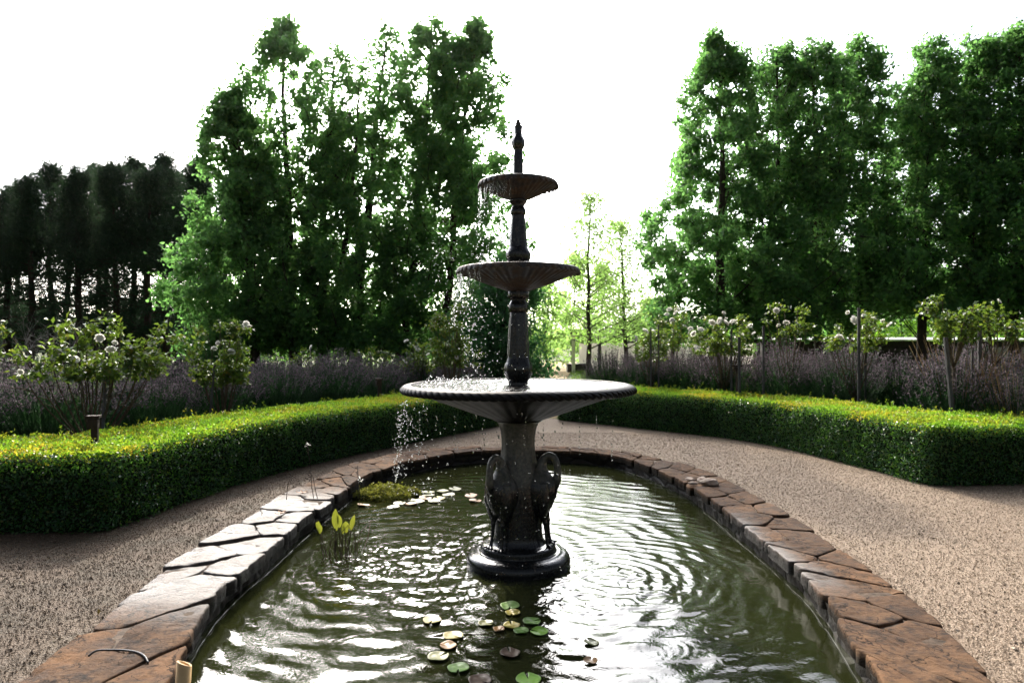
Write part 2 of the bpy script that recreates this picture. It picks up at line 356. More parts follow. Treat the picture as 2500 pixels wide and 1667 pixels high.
def sheet():  # shed wall made translucent so that sun from behind brightens it
    m,nt,out=mat('pale_wall_made_translucent'); d=N(nt,'ShaderNodeBsdfDiffuse'); d.inputs[0].default_value=(.78,.76,.73,1); t=N(nt,'ShaderNodeBsdfTranslucent'); t.inputs[0].default_value=(.85,.82,.78,1); x=N(nt,'ShaderNodeMixShader'); x.inputs[0].default_value=.4
    nt.links.new(d.outputs[0],x.inputs[1]); nt.links.new(t.outputs[0],x.inputs[2]); nt.links.new(x.outputs[0],out.inputs[0]); return m
M['sheet']=sheet()
M['paleroof']=plain('pale_metal_roof',(.55,.54,.52),(.68,.67,.65),.35,4)
M['darktimber']=plain('dark_timber',(.012,.010,.009),(.035,.028,.024),.7,9)
M['corr']=plain('pale_corrugated_sheet',(.36,.35,.32),(.48,.46,.43),.5,5)
M['barnroof']=plain('barn_roof',(.07,.085,.07),(.12,.13,.11),.6,3)
M['bamboo']=plain('bamboo',(.45,.28,.12),(.66,.46,.24),.45,14)
M['rubber']=plain('black_rubber',(.012,.012,.013),(.02,.02,.022),.35,30)
M['rock']=plain('loose_rock',(.20,.14,.10),(.40,.33,.27),.75,25,.3,.8)
M['steel']=plain('galvanised_tie',(.5,.5,.5),(.6,.6,.6),.5,20)
def pad_mat(name,a,b,trim):
    m,nt,out=mat(name); co=coords(nt); f=noise(nt,co,45,4,.6); c=ramp(nt,f,[(.3,a),(.62,b),(.8,trim)])
    princ(nt,out,c,.42,.3,bump(nt,f,.2,.004)); return m
M['pad_green']=pad_mat('lily_green',(.05,.12,.012),(.09,.20,.02),(.13,.22,.03))
M['pad_bright']=pad_mat('lily_bright_green',(.09,.20,.015),(.14,.30,.025),(.2,.34,.04))
M['pad_yellow']=pad_mat('lily_yellow',(.17,.15,.014),(.26,.21,.02),(.20,.12,.025))
M['pad_orange']=pad_mat('lily_orange',(.18,.085,.022),(.26,.14,.045),(.28,.2,.1))
M['pad_brown']=pad_mat('lily_brown',(.035,.02,.012),(.06,.034,.02),(.10,.06,.035))
M['pad_olive']=pad_mat('lily_olive',(.075,.09,.016),(.12,.13,.028),(.17,.13,.05))
M['deadleaf']=plain('dead_leaf',(.16,.06,.02),(.32,.15,.06),.6,40)

# ------------------------------------------------------------------ pond outlines (plan, metres)
inner_px=[(383,1667),(467,1525),(522,1449),(589,1387),(666,1330),(727,1276),(784,1234),(845,1190),(890,1160),(940,1140),(998,1124),(1076,1109),(1160,1100),(1250,1097),(1336,1098),(1441,1102),(1520,1114),(1599,1140),(1669,1173),(1742,1222),(1800,1268),(1864,1316),(1920,1362),(1975,1408),(2032,1480),(2082,1552),(2155,1667)]
outer_px=[(57,1652),(153,1581),(260,1495),(356,1412),(415,1368),(532,1303),(601,1261),(680,1210),(764,1167),(860,1128),(960,1104),(1048,1095),(1150,1090),(1250,1088),(1406,1090),(1511,1099),(1599,1114),(1657,1126),(1753,1157),(1853,1211),(1983,1288),(2059,1343),(2174,1418),(2285,1506),(2400,1613),(2450,1667)]
def loop(px, near):
    p=[on(x,y,ZC)[:2] for x,y in px]+[np.array(q) for q in near]
    p=np.array(p); p=np.vstack((p,p[:1]))
    s=np.concatenate(([0],np.cumsum(np.linalg.norm(np.diff(p,axis=0),axis=1))))
    t=np.linspace(0,s[-1],400,endpoint=False)
    q=np.stack((np.interp(t,s,p[:,0]),np.interp(t,s,p[:,1])),1)
    k=np.hanning(15); k/=k.sum()
    return np.stack([np.convolve(np.concatenate((q[-20:,i],q[:,i],q[:20,i])),k,'same')[20:-20] for i in(0,1)],1)
INN=loop(inner_px,[(1.12,1.8),(.8,1.2),(.38,.92),(0,.85),(-.38,.92),(-.75,1.2),(-1.08,1.8)])
OUT=loop(outer_px,[(1.62,1.9),(1.36,1.25),(.95,.75),(.45,.5),(0,.44),(-.45,.5),(-.95,.75),(-1.36,1.25),(-1.64,1.9)])
CEN=np.array((0.05,4.6))
def polar(loopv, n=720):
    d=loopv-CEN; a=np.arctan2(d[:,1],d[:,0]); r=np.hypot(d[:,0],d[:,1]); o=np.argsort(a); a,r=a[o],r[o]
    th=np.linspace(-np.pi,np.pi,n,endpoint=False)
    return th,np.interp(th,np.concatenate((a-2*np.pi,a,a+2*np.pi)),np.concatenate((r,r,r)))
TH,RI=polar(INN); _,RO=polar(OUT)
RO=np.maximum(RO,RI+.27)
def ring_at(t):      # t 0 inner .. 1 outer
    r=RI+(RO-RI)*t; return np.stack((CEN[0]+r*np.cos(TH),CEN[1]+r*np.sin(TH)),1)
MID=ring_at(.5)
arc=np.concatenate(([0],np.cumsum(np.linalg.norm(np.diff(np.vstack((MID,MID[:1])),axis=0),axis=1)))); PER=arc[-1]
def st2xy(s,t):
    s=np.mod(s,PER); th=np.interp(s,arc,np.linspace(-np.pi,np.pi,len(arc)))
    ri=np.interp(th,TH,RI,period=2*np.pi); ro=np.interp(th,TH,RO,period=2*np.pi); r=ri+(ro-ri)*t
    return np.stack((CEN[0]+r*np.cos(th),CEN[1]+r*np.sin(th)),-1)

# ------------------------------------------------------------------ ground sheets
def ring_sheet(name, radii, z, m):
    mb=MB(); base=ring_at(.5); n=len(base); vs=[]
    d0=base-CEN; r0=np.hypot(d0[:,0],d0[:,1])
    for k in radii:
        r=r0 if (np.isscalar(k) and k==0) else (np.full(n,k) if np.isscalar(k) else k)
        vs.append(np.stack((CEN[0]+r*np.cos(TH),CEN[1]+r*np.sin(TH),np.full(n,z)),1))
    i=np.arange(len(radii)-1)[:,None]*n; j=np.arange(n)[None]; j2=(j+1)%n
    mb.add(np.concatenate(vs),np.stack((i+j,i+j2,i+n+j2,i+n+j),-1).reshape(-1,4))
    return tag(mb.build(name,m),kind='structure')
ring_sheet('ground',[0,6,12,30,80,200,600],-.012,M['ground'])
rg=1/np.maximum(np.abs(np.cos(TH))/14.0,np.abs(np.sin(TH))/np.where(np.sin(TH)>0,7.1,12.0))
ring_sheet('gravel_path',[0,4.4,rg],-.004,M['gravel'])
LH=np.array([(-11,4.62),(-7,4.66),(-4.5,4.68),(-3.35,4.68),(-2.80,4.70),(-2.74,5.0),(-2.66,5.5),(-2.50,6.3),(-2.22,7.1),(-1.85,7.85),(-1.40,8.6),(-.90,9.5),(-.15,10.7)])
RH=np.array([(.75,11.45),(1.5,10.75),(2.15,10.05),(2.85,9.35),(3.28,8.6),(3.52,7.7),(3.70,6.8),(3.80,6.22),(4.2,6.22),(5,6.32),(7,6.5),(12,6.7)])
def poly_sheet(name,pts,z,m):
    mb=MB(); v=np.array([(x,y,z) for x,y in pts]); mb.add(v,[list(range(len(v)))]); return tag(mb.build(name,m,smooth=False),kind='structure')
poly_sheet('garden_bed_soil',[tuple(p+np.array((-.25,.25))) for p in LH]+[(-.4,14.5),(-11,14.5)],.004,M['soil'])
poly_sheet('garden_bed_soil',[tuple(p+np.array((.25,.25))) for p in RH]+[(12,14.5),(1.0,14.5)],.004,M['soil'])
poly_sheet('earth_path',[(-.1,11.7),(.85,11.7),(1.9,24),(4.2,44),(.2,44),(.35,24)],.004,M['earth'])

# gravel stones: uncountable
def pebbles():
    rng=np.random.default_rng(3); mb=MB(); P=[]
    while sum(len(p) for p in P)<85000:
        d=rng.uniform(0,1,85000)**.7*9+.9; x=rng.uniform(-.85,.85,85000)*d; q=np.stack((x,d),1)
        dd=q-CEN; th=np.arctan2(dd[:,1],dd[:,0]); ok=np.hypot(dd[:,0],dd[:,1])>np.interp(th,TH,RO,period=2*np.pi)-.01
        xl=np.interp(q[:,1],LH[3:,1],LH[3:,0]); xr=np.interp(-q[:,1],-RH[:8,1],RH[:8,0])
        ok&=((q[:,0]>xl)|(q[:,1]<4.66))&((q[:,0]<xr)|(q[:,1]<6.2))&(q[:,1]<11)
        P.append(q[ok])
    P=np.concatenate(P)[:85000]; n=len(P)
    o=np.array([(1,0,0),(0,1,0),(-1,0,0),(0,-1,0),(0,0,1),(0,0,-1)],float); f=np.array([(0,1,4),(1,2,4),(2,3,4),(3,0,4),(1,0,5),(2,1,5),(3,2,5),(0,3,5)])
    s=rng.uniform(.0028,.0066,n)*np.where(rng.uniform(size=n)<.012,2.2,1)
    v=o[None]*rng.uniform(.6,1.15,(n,6,1)); a=rng.uniform(0,6.28,n)
    v=np.stack((v[:,:,0]*np.cos(a)[:,None]-v[:,:,1]*np.sin(a)[:,None],v[:,:,0]*np.sin(a)[:,None]+v[:,:,1]*np.cos(a)[:,None],v[:,:,2]*.7),-1)*s[:,None,None]
    v[:,:,0]+=P[:,0,None]; v[:,:,1]+=P[:,1,None]; v[:,:,2]+=(s*.15)[:,None]
    mb.add(v.reshape(-1,3),(f[None]+np.arange(n)[:,None,None]*6).reshape(-1,3))
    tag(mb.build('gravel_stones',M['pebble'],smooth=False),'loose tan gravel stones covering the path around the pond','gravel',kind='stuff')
pebbles()

def litter():
    rng=np.random.default_rng(77); mb=MB(); n=420; d=rng.uniform(0,1,n)**.8*8+1.6; x=rng.uniform(-.8,.8,n)*d; q=np.stack((x,d),1); dd=q-CEN; th=np.arctan2(dd[:,1],dd[:,0])
    ok=np.hypot(dd[:,0],dd[:,1])>np.interp(th,TH,RO,period=2*np.pi)+.02; xl=np.interp(q[:,1],LH[3:,1],LH[3:,0]); xr=np.interp(-q[:,1],-RH[:8,1],RH[:8,0]); ok&=((q[:,0]>xl)|(q[:,1]<4.66))&((q[:,0]<xr)|(q[:,1]<6.2)); q=q[ok]; n=len(q)
    ax=np.column_stack((rng.normal(size=(n,2)),rng.uniform(0,.25,n))); leaves(mb,np.column_stack((q,np.full(n,.006))),.03,.015,rng,unit(ax)*3,np.tile((0,0,1.),(n,1)),.3); tag(mb.build('leaf_litter',M['litter']),'small dead leaves and bark bits scattered over the gravel path','leaf litter',kind='stuff')
litter()

# ------------------------------------------------------------------ pond wall: coping stones, mortar, inner face
pond=empty('pond_wall',(CEN[0],CEN[1],0),'low brown stone wall of flat crazy paved slabs round the pond','pond wall')
def local(v): return np.asarray(v)-np.array((CEN[0],CEN[1],0))
def pond_wall():
    rng=np.random.default_rng(21)
    mb=MB()   # mortar bed
    rings=[(0.06,ZC-.05),(0.09,ZC-.016),(.93,ZC-.016),(.98,ZC-.05),(1.02,-.05)]
    n=len(TH); vs=[]
    for t,z in rings:
        p=ring_at(t); vs.append(np.column_stack((p,np.full(n,z)+.006*np.sin(37*TH))))
    i=np.arange(len(rings)-1)[:,None]*n; j=np.arange(n)[None]; j2=(j+1)%n
    mb.add(local(np.concatenate(vs)),np.stack((i+j,i+j2,i+n+j2,i+n+j),-1).reshape(-1,4)); mb.build('mortar_bed',M['mortar'],pond)
    mb=MB(); vs=[]
    zs=np.linspace(ZC-.03,-.55,9)
    for z in zs:
        p=ring_at(0); q=[]
        for k in range(n):
            w=mnoise.noise((p[k,0]*5,p[k,1]*5,z*6))*.03+mnoise.noise((p[k,0]*16,p[k,1]*16,z*16))*.012
            q.append(w+(.02 if z<.03 else .005))
        r=RI+np.array(q)+.01; vs.append(np.column_stack((CEN[0]+r*np.cos(TH),CEN[1]+r*np.sin(TH),np.full(n,z))))
    i=np.arange(len(zs)-1)[:,None]*n
    mb.add(local(np.concatenate(vs)),np.stack((i+j,i+n+j,i+n+j2,i+j2),-1).reshape(-1,4)); mb.build('inner_wall_face',M['wall'],pond)
    # cells
    seeds=[]; s=0.0
    while s<PER-.12:
        w=rng.uniform(.20,.42)
        k=rng.choice([1,2,2,2,3])
        if k==1: seeds.append((s+w/2,rng.uniform(.45,.55)))
        else:
            if k==3:
                seeds+=[(s+w*.3,rng.uniform(.12,.2)),(s+w*.75,rng.uniform(.4,.55)),(s+w*.35,rng.uniform(.72,.88))]; s+=w*1.15; continue
            tt=rng.uniform(.32,.68); seeds.append((s+w/2+rng.uniform(-.10,.10),tt*.5)); seeds.append((s+w/2+rng.uniform(-.10,.10),tt+(1-tt)*.5))
        s+=w*(1.0 if k==1 else 1.1)
    seeds=np.array(seeds); WID=.42
    P=np.column_stack((seeds[:,0],seeds[:,1]*WID))
    for a in range(len(P)):
        c=P[a]; poly=[np.array((c[0]-.5,0)),np.array((c[0]+.5,0)),np.array((c[0]+.5,WID)),np.array((c[0]-.5,WID))]
        for b in range(len(P)):
            if b==a: continue
            for off in (-PER,0,PER):
                q=P[b]+np.array((off,0))
                if abs(q[0]-c[0])>1.1: continue
                mid=(q+c)/2; nn=q-c; out=[]
                for e in range(len(poly)):
                    A,B=poly[e],poly[(e+1)%len(poly)]; da=np.dot(A-mid,nn); db=np.dot(B-mid,nn)
                    if da<=0: out.append(A)
                    if da*db<0: out.append(A+(B-A)*da/(da-db))
                poly=out
                if not poly: break
            if not poly: break
        if not poly or len(poly)<3: continue
        poly=np.array(poly); cen=poly.mean(0)
        # chaikin + jagged edge
        for _ in range(2):
            nx=np.roll(poly,-1,0); lens=np.linalg.norm(nx-poly,axis=1,keepdims=True); fr=np.minimum(.25,.022/np.maximum(lens,1e-4))
            poly=np.stack((poly*(1-fr)+nx*fr,poly*fr+nx*(1-fr)),1).reshape(-1,2)
        # resample
        pp=np.vstack((poly,poly[:1])); L=np.concatenate(([0],np.cumsum(np.linalg.norm(np.diff(pp,axis=0),axis=1)))); K=44
        t=np.linspace(0,L[-1],K,endpoint=False); poly=np.stack((np.interp(t,L,pp[:,0]),np.interp(t,L,pp[:,1])),1)
        d=poly-cen; r=np.linalg.norm(d,axis=1,keepdims=True); dr=d/np.maximum(r,1e-5)
        jag=np.array([mnoise.noise((x*14+a*3.1,y*14,1.7))*.016+mnoise.noise((x*45+a,y*45,4.4))*.007 for x,y in poly])[:,None]
        gap=rng.uniform(.0005,.0045)
        edge=poly-dr*(gap+np.maximum(jag,0)*.9)
        hz=rng.normal(0,.0035); tilt=rng.normal(0,.012,2)
        thick=rng.uniform(.055,.075)
        overhang=np.where(poly[:,1]<.02,rng.uniform(-.005,.03),0)[:,None]*np.array((0,-1.0))
        edge=edge+overhang
        outward=np.where(poly[:,1]>WID-.02,rng.uniform(-.035,.02),0)[:,None]*np.array((0,1.0))
        edge=edge+outward
        rings=[(1.0,-thick),(1.0,-.055),(1.0,-.012),(.988,-.004),(.97,-.001)]+[(q,0) for q in (.90,.80,.68,.54,.38,.2)]
        vs=[]
        for ri,(q,z) in enumerate(rings):
            e=cen+(edge-cen)*q
            rr=r if ri<5 else r
            xy=st2xy(e[:,0],e[:,1]/WID)
            if ri in (1,2): xy=xy+rng.normal(0,.0025,xy.shape)
            zz=[]
            for k2,(x,y) in enumerate(xy):
                h=mnoise.noise((x*4,y*4,a*7.7))*.006+mnoise.noise((x*13,y*13,a*2.2))*.004-max(0,mnoise.noise((x*9,y*22,a*1.3))-.18)*.02
                if z>-.02: zz.append(ZC+z+hz+h+tilt[0]*(e[k2,0]-cen[0])+tilt[1]*(e[k2,1]-cen[1]))
                else: zz.append(ZC+z+hz+h*.4)
            vs.append(np.column_stack((xy,zz)))
        mb=MB(); nv=len(rings); i=np.arange(nv-1)[:,None]*K; jj=np.arange(K)[None]; jj2=(jj+1)%K
        V=np.concatenate(vs); V=np.vstack((V,vs[-1].mean(0)[None])); V=local(V)
        off=V[:-1].mean(0); off[2]=0
        mb.add(V,np.stack((i+jj,i+jj2,i+K+jj2,i+K+jj),-1).reshape(-1,4))
        b=(nv-1)*K; mb.f.append(np.array([(b+q,b+(q+1)%K,len(V)-1) for q in range(K)])); mb.m.append(np.zeros(K,dtype=np.int32))
        mb.v[-1]=mb.v[-1]-off
        o=mb.build('coping_stone',M['stone'],pond); o.location=off
    return len(P)
pond_wall()

# ------------------------------------------------------------------ water
def water():
    rng=np.random.default_rng(5); st=.011
    xs=np.arange(-1.95,2.05,st); ys=np.arange(.8,7.95,st); X,Y=np.meshgrid(xs,ys)
    h=np.zeros_like(X)
    def src(x,y,lam,amp,dec,ph=0,r0=0):
        r=np.hypot(X-x,Y-y); return amp*np.exp(-np.maximum(r-r0,0)/dec)*np.cos(2*np.pi*r/lam+ph)*np.minimum(1,r/.1)
    # low noise warps the rings
    wx=.035*np.sin(2.1*X+1.3*Y)+.02*np.sin(4.7*Y-2.2*X+1)+.01*np.sin(9*X+6*Y); X0,Y0=X.copy(),Y.copy()
    X=X+wx; Y=Y+.035*np.sin(2.6*X0-1.1*Y0+.5)+.014*np.sin(6.1*X0+2.3*Y0)+.012*np.sin(13*X0-5*Y0)
    h+=src(-.62,4.25,.155,.0022,2.3); h+=src(-.30,4.0,.118,.0012,1.3,1.2); h+=src(.62,4.0,.092,.0019,1.0,.4)
    h+=src(.2,4.6,.14,.0016,1.8,2.0); h+=src(-.9,4.5,.085,.0010,.8,.6); h+=src(.55,3.75,.062,.0010,.5)
    X,Y=X0,Y0
    for k in range(150):
        if k<85: a=rng.normal((-.55,4.15),(.32,.38))
        elif k<125: a=rng.normal((.35,3.75),(.5,.35))
        else: a=(rng.uniform(-1.0,1.1),rng.uniform(2.5,3.9))
        rad=rng.uniform(.02,.16); lam=rng.uniform(.03,.05); r=np.hypot(X-a[0],Y-a[1])
        h+=rng.uniform(.0006,.0017)*(1 if k<125 else .45)*np.exp(-((r-rad)/(.035))**2)*np.cos(2*np.pi*(r-rad)/lam)
    # choppy where the spray falls
    chop=np.exp(-(((X+.55)/.55)**2+((Y-4.15)/.6)**2))+.35*np.exp(-(((X-.45)/.5)**2+((Y-3.85)/.45)**2))
    nz=np.zeros_like(X)
    for q in range(34):
        a=rng.uniform(0,2*np.pi); kk=2*np.pi/rng.uniform(.035,.10); nz+=np.sin(kk*(X*np.cos(a)+Y*np.sin(a))+rng.uniform(0,6.28))
    h+=nz/34**.5*.0017*chop
    for q in range(14):
        a=rng.uniform(0,2*np.pi); kk=2*np.pi/rng.uniform(.12,.5); h+=.00042*np.sin(kk*(X*np.cos(a)+Y*np.sin(a))+rng.uniform(0,6.28))
    d=np.stack((X-CEN[0],Y-CEN[1]),-1); th=np.arctan2(d[...,1],d[...,0]); rr=np.hypot(d[...,0],d[...,1])
    lim=np.interp(th.ravel(),TH,RI,period=2*np.pi).reshape(th.shape)+.07; ok=rr<lim
    idx=np.arange(X.size).reshape(X.shape)
    f=np.stack((idx[:-1,:-1],idx[:-1,1:],idx[1:,1:],idx[1:,:-1]),-1).reshape(-1,4)
    keep=ok[:-1,:-1]&ok[:-1,1:]&ok[1:,1:]&ok[1:,:-1]; f=f[keep.ravel()]
    V=np.stack((X,Y,ZW+h),-1).reshape(-1,3); used=np.unique(f); mp=np.zeros(len(V),dtype=np.int64); mp[used]=np.arange(len(used))
    mb=MB(); mb.add(V[used],mp[f]); w=tag(mb.build('pond_water',M['water']),kind='structure')
    # bright meniscus line against the wall
    mb=MB(); p=np.stack((CEN[0]+(RI+.006)*np.cos(TH),CEN[1]+(RI+.006)*np.sin(TH)),1)
    pts=[]; rad=[]
    for k in range(0,720):
        x,y=p[k]; pts.append((x-.012*math.cos(TH[k])*(1+.6*mnoise.noise((x*9,y*9,0))),y-.012*math.sin(TH[k])*(1+.6*mnoise.noise((x*9,y*9,3))),ZW+.004)); rad.append(max(.0004,.0018+.0034*mnoise.noise((x*17,y*17,9))))
    pts.append(pts[0]); rad.append(rad[0]); tube(mb,pts,rad,6); mb.build('waterline',M['water'],w)
water()

# ------------------------------------------------------------------ fountain
fountain=empty('fountain',(FX,FY,ZW),'tall three tier black iron fountain with herons standing in the pond','fountain')
def zf(sy): return HCAM-(sy-HY)*FY/FPX-ZW     # photo row on the axis -> height above water
K2=FY/FPX
def P(*rows): return [(r*K2,zf(y)) for r,y in rows]
def build_fountain():
    mb=MB(); pr=smooth_prof([(.10,-.3),(.318,-.30),(.318,-.02),(.320,.028),(.312,.056),(.295,.070),(.272,.077),(.262,.081),(.255,.083),(.236,.083),(.232,.092),(.230,.112),(.224,.122),(.206,.127),(.185,.128),(.15,.132)],5)
    lathe(mb,pr,96); mb.build('plinth',M['iron'],fountain)
    # heron column
    mb=MB(); pr=smooth_prof([(.175,.126),(.160,.145),(.150,.18),(.146,.26),(.142,.36),(.138,.46),(.128,.54),(.112,.62),(.103,.68),(.100,.74),(.103,.79),(.112,.835),(.127,.865),(.150,.875)],6)
    def mod(r,z,i,a): return r*(1+.022*np.cos(8*a)*np.clip((z-.55)/.1,0,1)),z
    lathe(mb,pr,96,mod=mod); mb.build('column',M['ironpat'],fountain)
    # herons
    def heron():
        z0=-ZW; mb=MB()
        sp=[(.100,.228,.016),(.116,.258,.045),(.124,.300,.076),(.129,.350,.096),(.133,.400,.103),(.136,.450,.098),(.138,.490,.080),(.140,.522,.056),(.144,.552,.038),(.152,.585,.028),(.170,.612,.0235),(.197,.623,.0215),(.226,.608,.021),(.241,.570,.0205),(.245,.525,.022),(.243,.492,.025),(.241,.468,.026),(.239,.447,.020),(.238,.425,.012),(.236,.395,.0075),(.234,.362,.003)]
        q=smooth_prof(sp,4); tube(mb,np.column_stack((q[:,0],np.zeros(len(q)),q[:,1]+z0)),q[:,2],18)
        for s in(-1,1):
            g=smooth_prof([(.150,s*.034,.325,.040),(.162,s*.038,.285,.028),(.174,s*.040,.238,.0165),(.177,s*.040,.222,.0175),(.179,s*.040,.200,.0125),(.183,s*.041,.150,.0105),(.190,s*.042,.105,.0115),(.194,s*.043,.087,.014)],3)
            tube(mb,np.column_stack((g[:,:2],g[:,2]+z0)),g[:,3],10)
            for q in(-.034,0,.034): tube(mb,[(.192,s*.043,.088+z0),(.212,s*.043+q*.6,.086+z0),(.228,s*.043+q,.083+z0)],[.010,.0085,.005],8)
        o=mb.build('heron',M['ironpat'],fountain)
        rm=o.modifiers.new('Remesh','REMESH'); rm.mode='VOXEL'; rm.voxel_size=.0045; rm.use_smooth_shade=True
        sm=o.modifiers.new('Smooth','SMOOTH'); sm.iterations=4; sm.factor=.5
        # folded wing with feather edge as a sub-part
        for s in(-1,1):
            mb=MB(); nr=15; nc=9; vs=[]
            for u in np.linspace(0,1,nr):
                for w in np.linspace(-1,1,nc):
                    zz=.475-.23*u+z0; wid=.062*math.sin(math.pi*min(1,.12+u*.88))**.6*(1-.35*u)
                    ang=R(52)+w*wid/.10; rad=.098+.013*math.sin(math.pi*min(1,.08+u*.92))-.016*abs(w)-.05*max(0,u-.55)+.004*math.cos(7*w*3.14)
                    vs.append((.128+rad*math.cos(ang)*.92,s*rad*math.sin(ang)*1.02,zz-.02*abs(w)*u))
            idx=np.arange(nr*nc).reshape(nr,nc); f=np.stack((idx[:-1,:-1],idx[:-1,1:],idx[1:,1:],idx[1:,:-1]),-1).reshape(-1,4)
            mb.add(vs,f); w=mb.build('wing',M['ironpat'],o); md=w.modifiers.new('Solid','SOLIDIFY'); md.thickness=.012; md.offset=0
        return o
    h0=heron(); h0.rotation_euler.z=R(-14)
    for a in(-134,106):
        c=copy_tree(h0,fountain); c.rotation_euler.z=R(a)
    # large bowl
    zr=1.05-ZW
    def bowl(name,prof,n,mod,m,k=6):
        mb=MB(); lathe(mb,smooth_prof(prof,k),n,mod=mod); return mb.build(name,m,fountain)
    prof=[(.142,.872),(.15,.880),(.19,.895),(.30,.930),(.42,.975),(.52,1.010),(.60,1.042),(.640,1.058),(.662,1.060),(.690,1.050),(.716,1.058),(.726,1.076),(.714,1.092),(.690,1.100),(.668,1.101),(.660,1.096),(.652,1.084),(.60,1.066),(.4,1.03),(.05,1.0)]
    kk=6
    def modb(r,z,i,a):
        fl=np.exp(-((i-4.0*kk)/(3.1*kk))**2); r2=r*(1+.008*np.cos(44*a+r*4)*fl); z2=z
        lip=np.exp(-((i-10.4*kk)/(1.4*kk))**2); g=np.abs(np.sin(44*(a+.30*(z-1.08)*7)))
        r2=r2+lip*.018*(g-.6); z2=z2-lip*.014*(g-.5)
        return r2*.985,z2
    big=bowl('bowl',prof,880,modb,M['ironbowl'],kk)
    mb=MB(); rr=np.concatenate(([.03],np.linspace(.06,.667,70))); lathe(mb,[(r,zr+.001+.0022*math.sin(r*75)*math.exp(-r*2)) for r in rr],200)
    v=mb.v[0]; v[:,2]+=np.array([mnoise.noise((x*11,y*11,2))*.005+mnoise.noise((x*26,y*26,7))*.003 for x,y,_ in v])*np.clip((.66-np.hypot(v[:,0],v[:,1]))/.05,0,1)
    mb.build('bowl_water',M['bowlwater'],big)
    # lower shaft, octagonal
    def octa(lo,hi,amp=.035):
        def f(r,z,i,a):
            k=np.clip((z-lo)/.02,0,1)*np.clip((hi-z)/.02,0,1); return r*(1+amp*k*np.cos(8*a+.4)),z
        return f
    def bulb(lo,hi,nn,amp):
        def f(r,z,i,a):
            k=np.clip((z-lo)/.02,0,1)*np.clip((hi-z)/.015,0,1); return r*(1+amp*k*np.abs(np.cos(nn/2*a))),z
        return f
    def both(*fs):
        def f(r,z,i,a):
            for q in fs: r,z=q(r,z,i,a)
            return r,z
        return f
    mb=MB(); pr=smooth_prof(P((24,938),(24,931),(29,922),(33.5,906),(33,893),(30,882),(27.5,873),(26.6,860),(24,810),(21,768),(20.5,764),(23,760),(24,752),(23,744),(20,737),(19,733),(21,729),(25,726),(26,718),(25,711)),5)
    lathe(mb,pr,96,mod=both(octa(zf(872),zf(768)),bulb(zf(925),zf(884),8,.05))); mb.build('shaft',M['iron'],fountain)
    mb=MB(); pr=smooth_prof(P((23,648),(24,642),(27,636),(29,626),(28.5,616),(25,608),(22.4,602),(21,585),(18.5,555),(16.6,530),(16.5,526),(19,522),(19.3,515),(17,509),(15,505),(16,500),(20,496),(22,492),(21.5,487)),5)
    lathe(mb,pr,96,mod=both(octa(zf(601),zf(529)),bulb(zf(640),zf(612),8,.05))); mb.build('shaft',M['iron'],fountain)
    # middle bowl
    def modm(n1,i0,i1,droop):
        def f(r,z,i,a):
            fl=np.clip(1-np.abs(i-i0)/(i0*.9),0,1); lip=np.exp(-((i-i1)/(5.))**2)
            g=np.abs(np.sin(n1/2*(a+.5*(i-i1)*.004)))
            return r*(1+.022*fl*np.cos(n1*a))+lip*.010*(g-.5),z-lip*droop*g+lip*.004*np.sin(2.7*n1*a)
        return f
    pm=P((22,714),(26,711),(40,706),(70,696),(100,684),(125,673),(140,667),(148,666),(150.5,661),(147,656),(138,655),(120,658),(60,666),(10,672))
    mb=MB(); lathe(mb,smooth_prof(pm,6),480,mod=modm(48,24,47,.019)); b2=mb.build('bowl',M['ironrust'],fountain)
    mb=MB(); lathe(mb,[(.01,zf(658.5)),(.15,zf(658.5)),(.352,zf(658))],96); mb.build('bowl_water',M['bowlwater'],b2)
    pt=P((19,490),(22,488),(34,484),(55,474),(74,463),(88,455),(95,455),(97.5,450),(94,446),(86,445.5),(70,449),(30,456),(6,459))
    mb=MB(); lathe(mb,smooth_prof(pt,6),384,mod=modm(36,20,40,.020)); b3=mb.build('bowl',M['ironrust'],fountain)
    mb=MB(); lathe(mb,[(.008,zf(449)),(.1,zf(449)),(.222,zf(448.5))],72); mb.build('bowl_water',M['bowlwater'],b3)
    mb=MB(); pr=smooth_prof(P((13,460),(13,446),(12,430),(11.5,400),(11,385),(10.4,373),(10.5,366),(13,362),(15.2,355),(15.9,347),(14.2,339),(11,333),(9.6,328),(9.4,320),(9.8,313),(10.3,309),(9.0,306.5),(6.6,305),(7.2,302),(6.4,299),(4.2,297.5),(4.8,295),(3,292),(.5,290)),5)
    def modf(r,z,i,a): return r*(1+.07*np.abs(np.cos(4*a+z*18))*np.clip((zf(372)-z)/.02,0,1)+.05*np.cos(6*a)*np.clip((z-zf(372))/.02,0,1)),z
    lathe(mb,pr,72,mod=modf); mb.build('finial',M['iron'],fountain)
build_fountain()

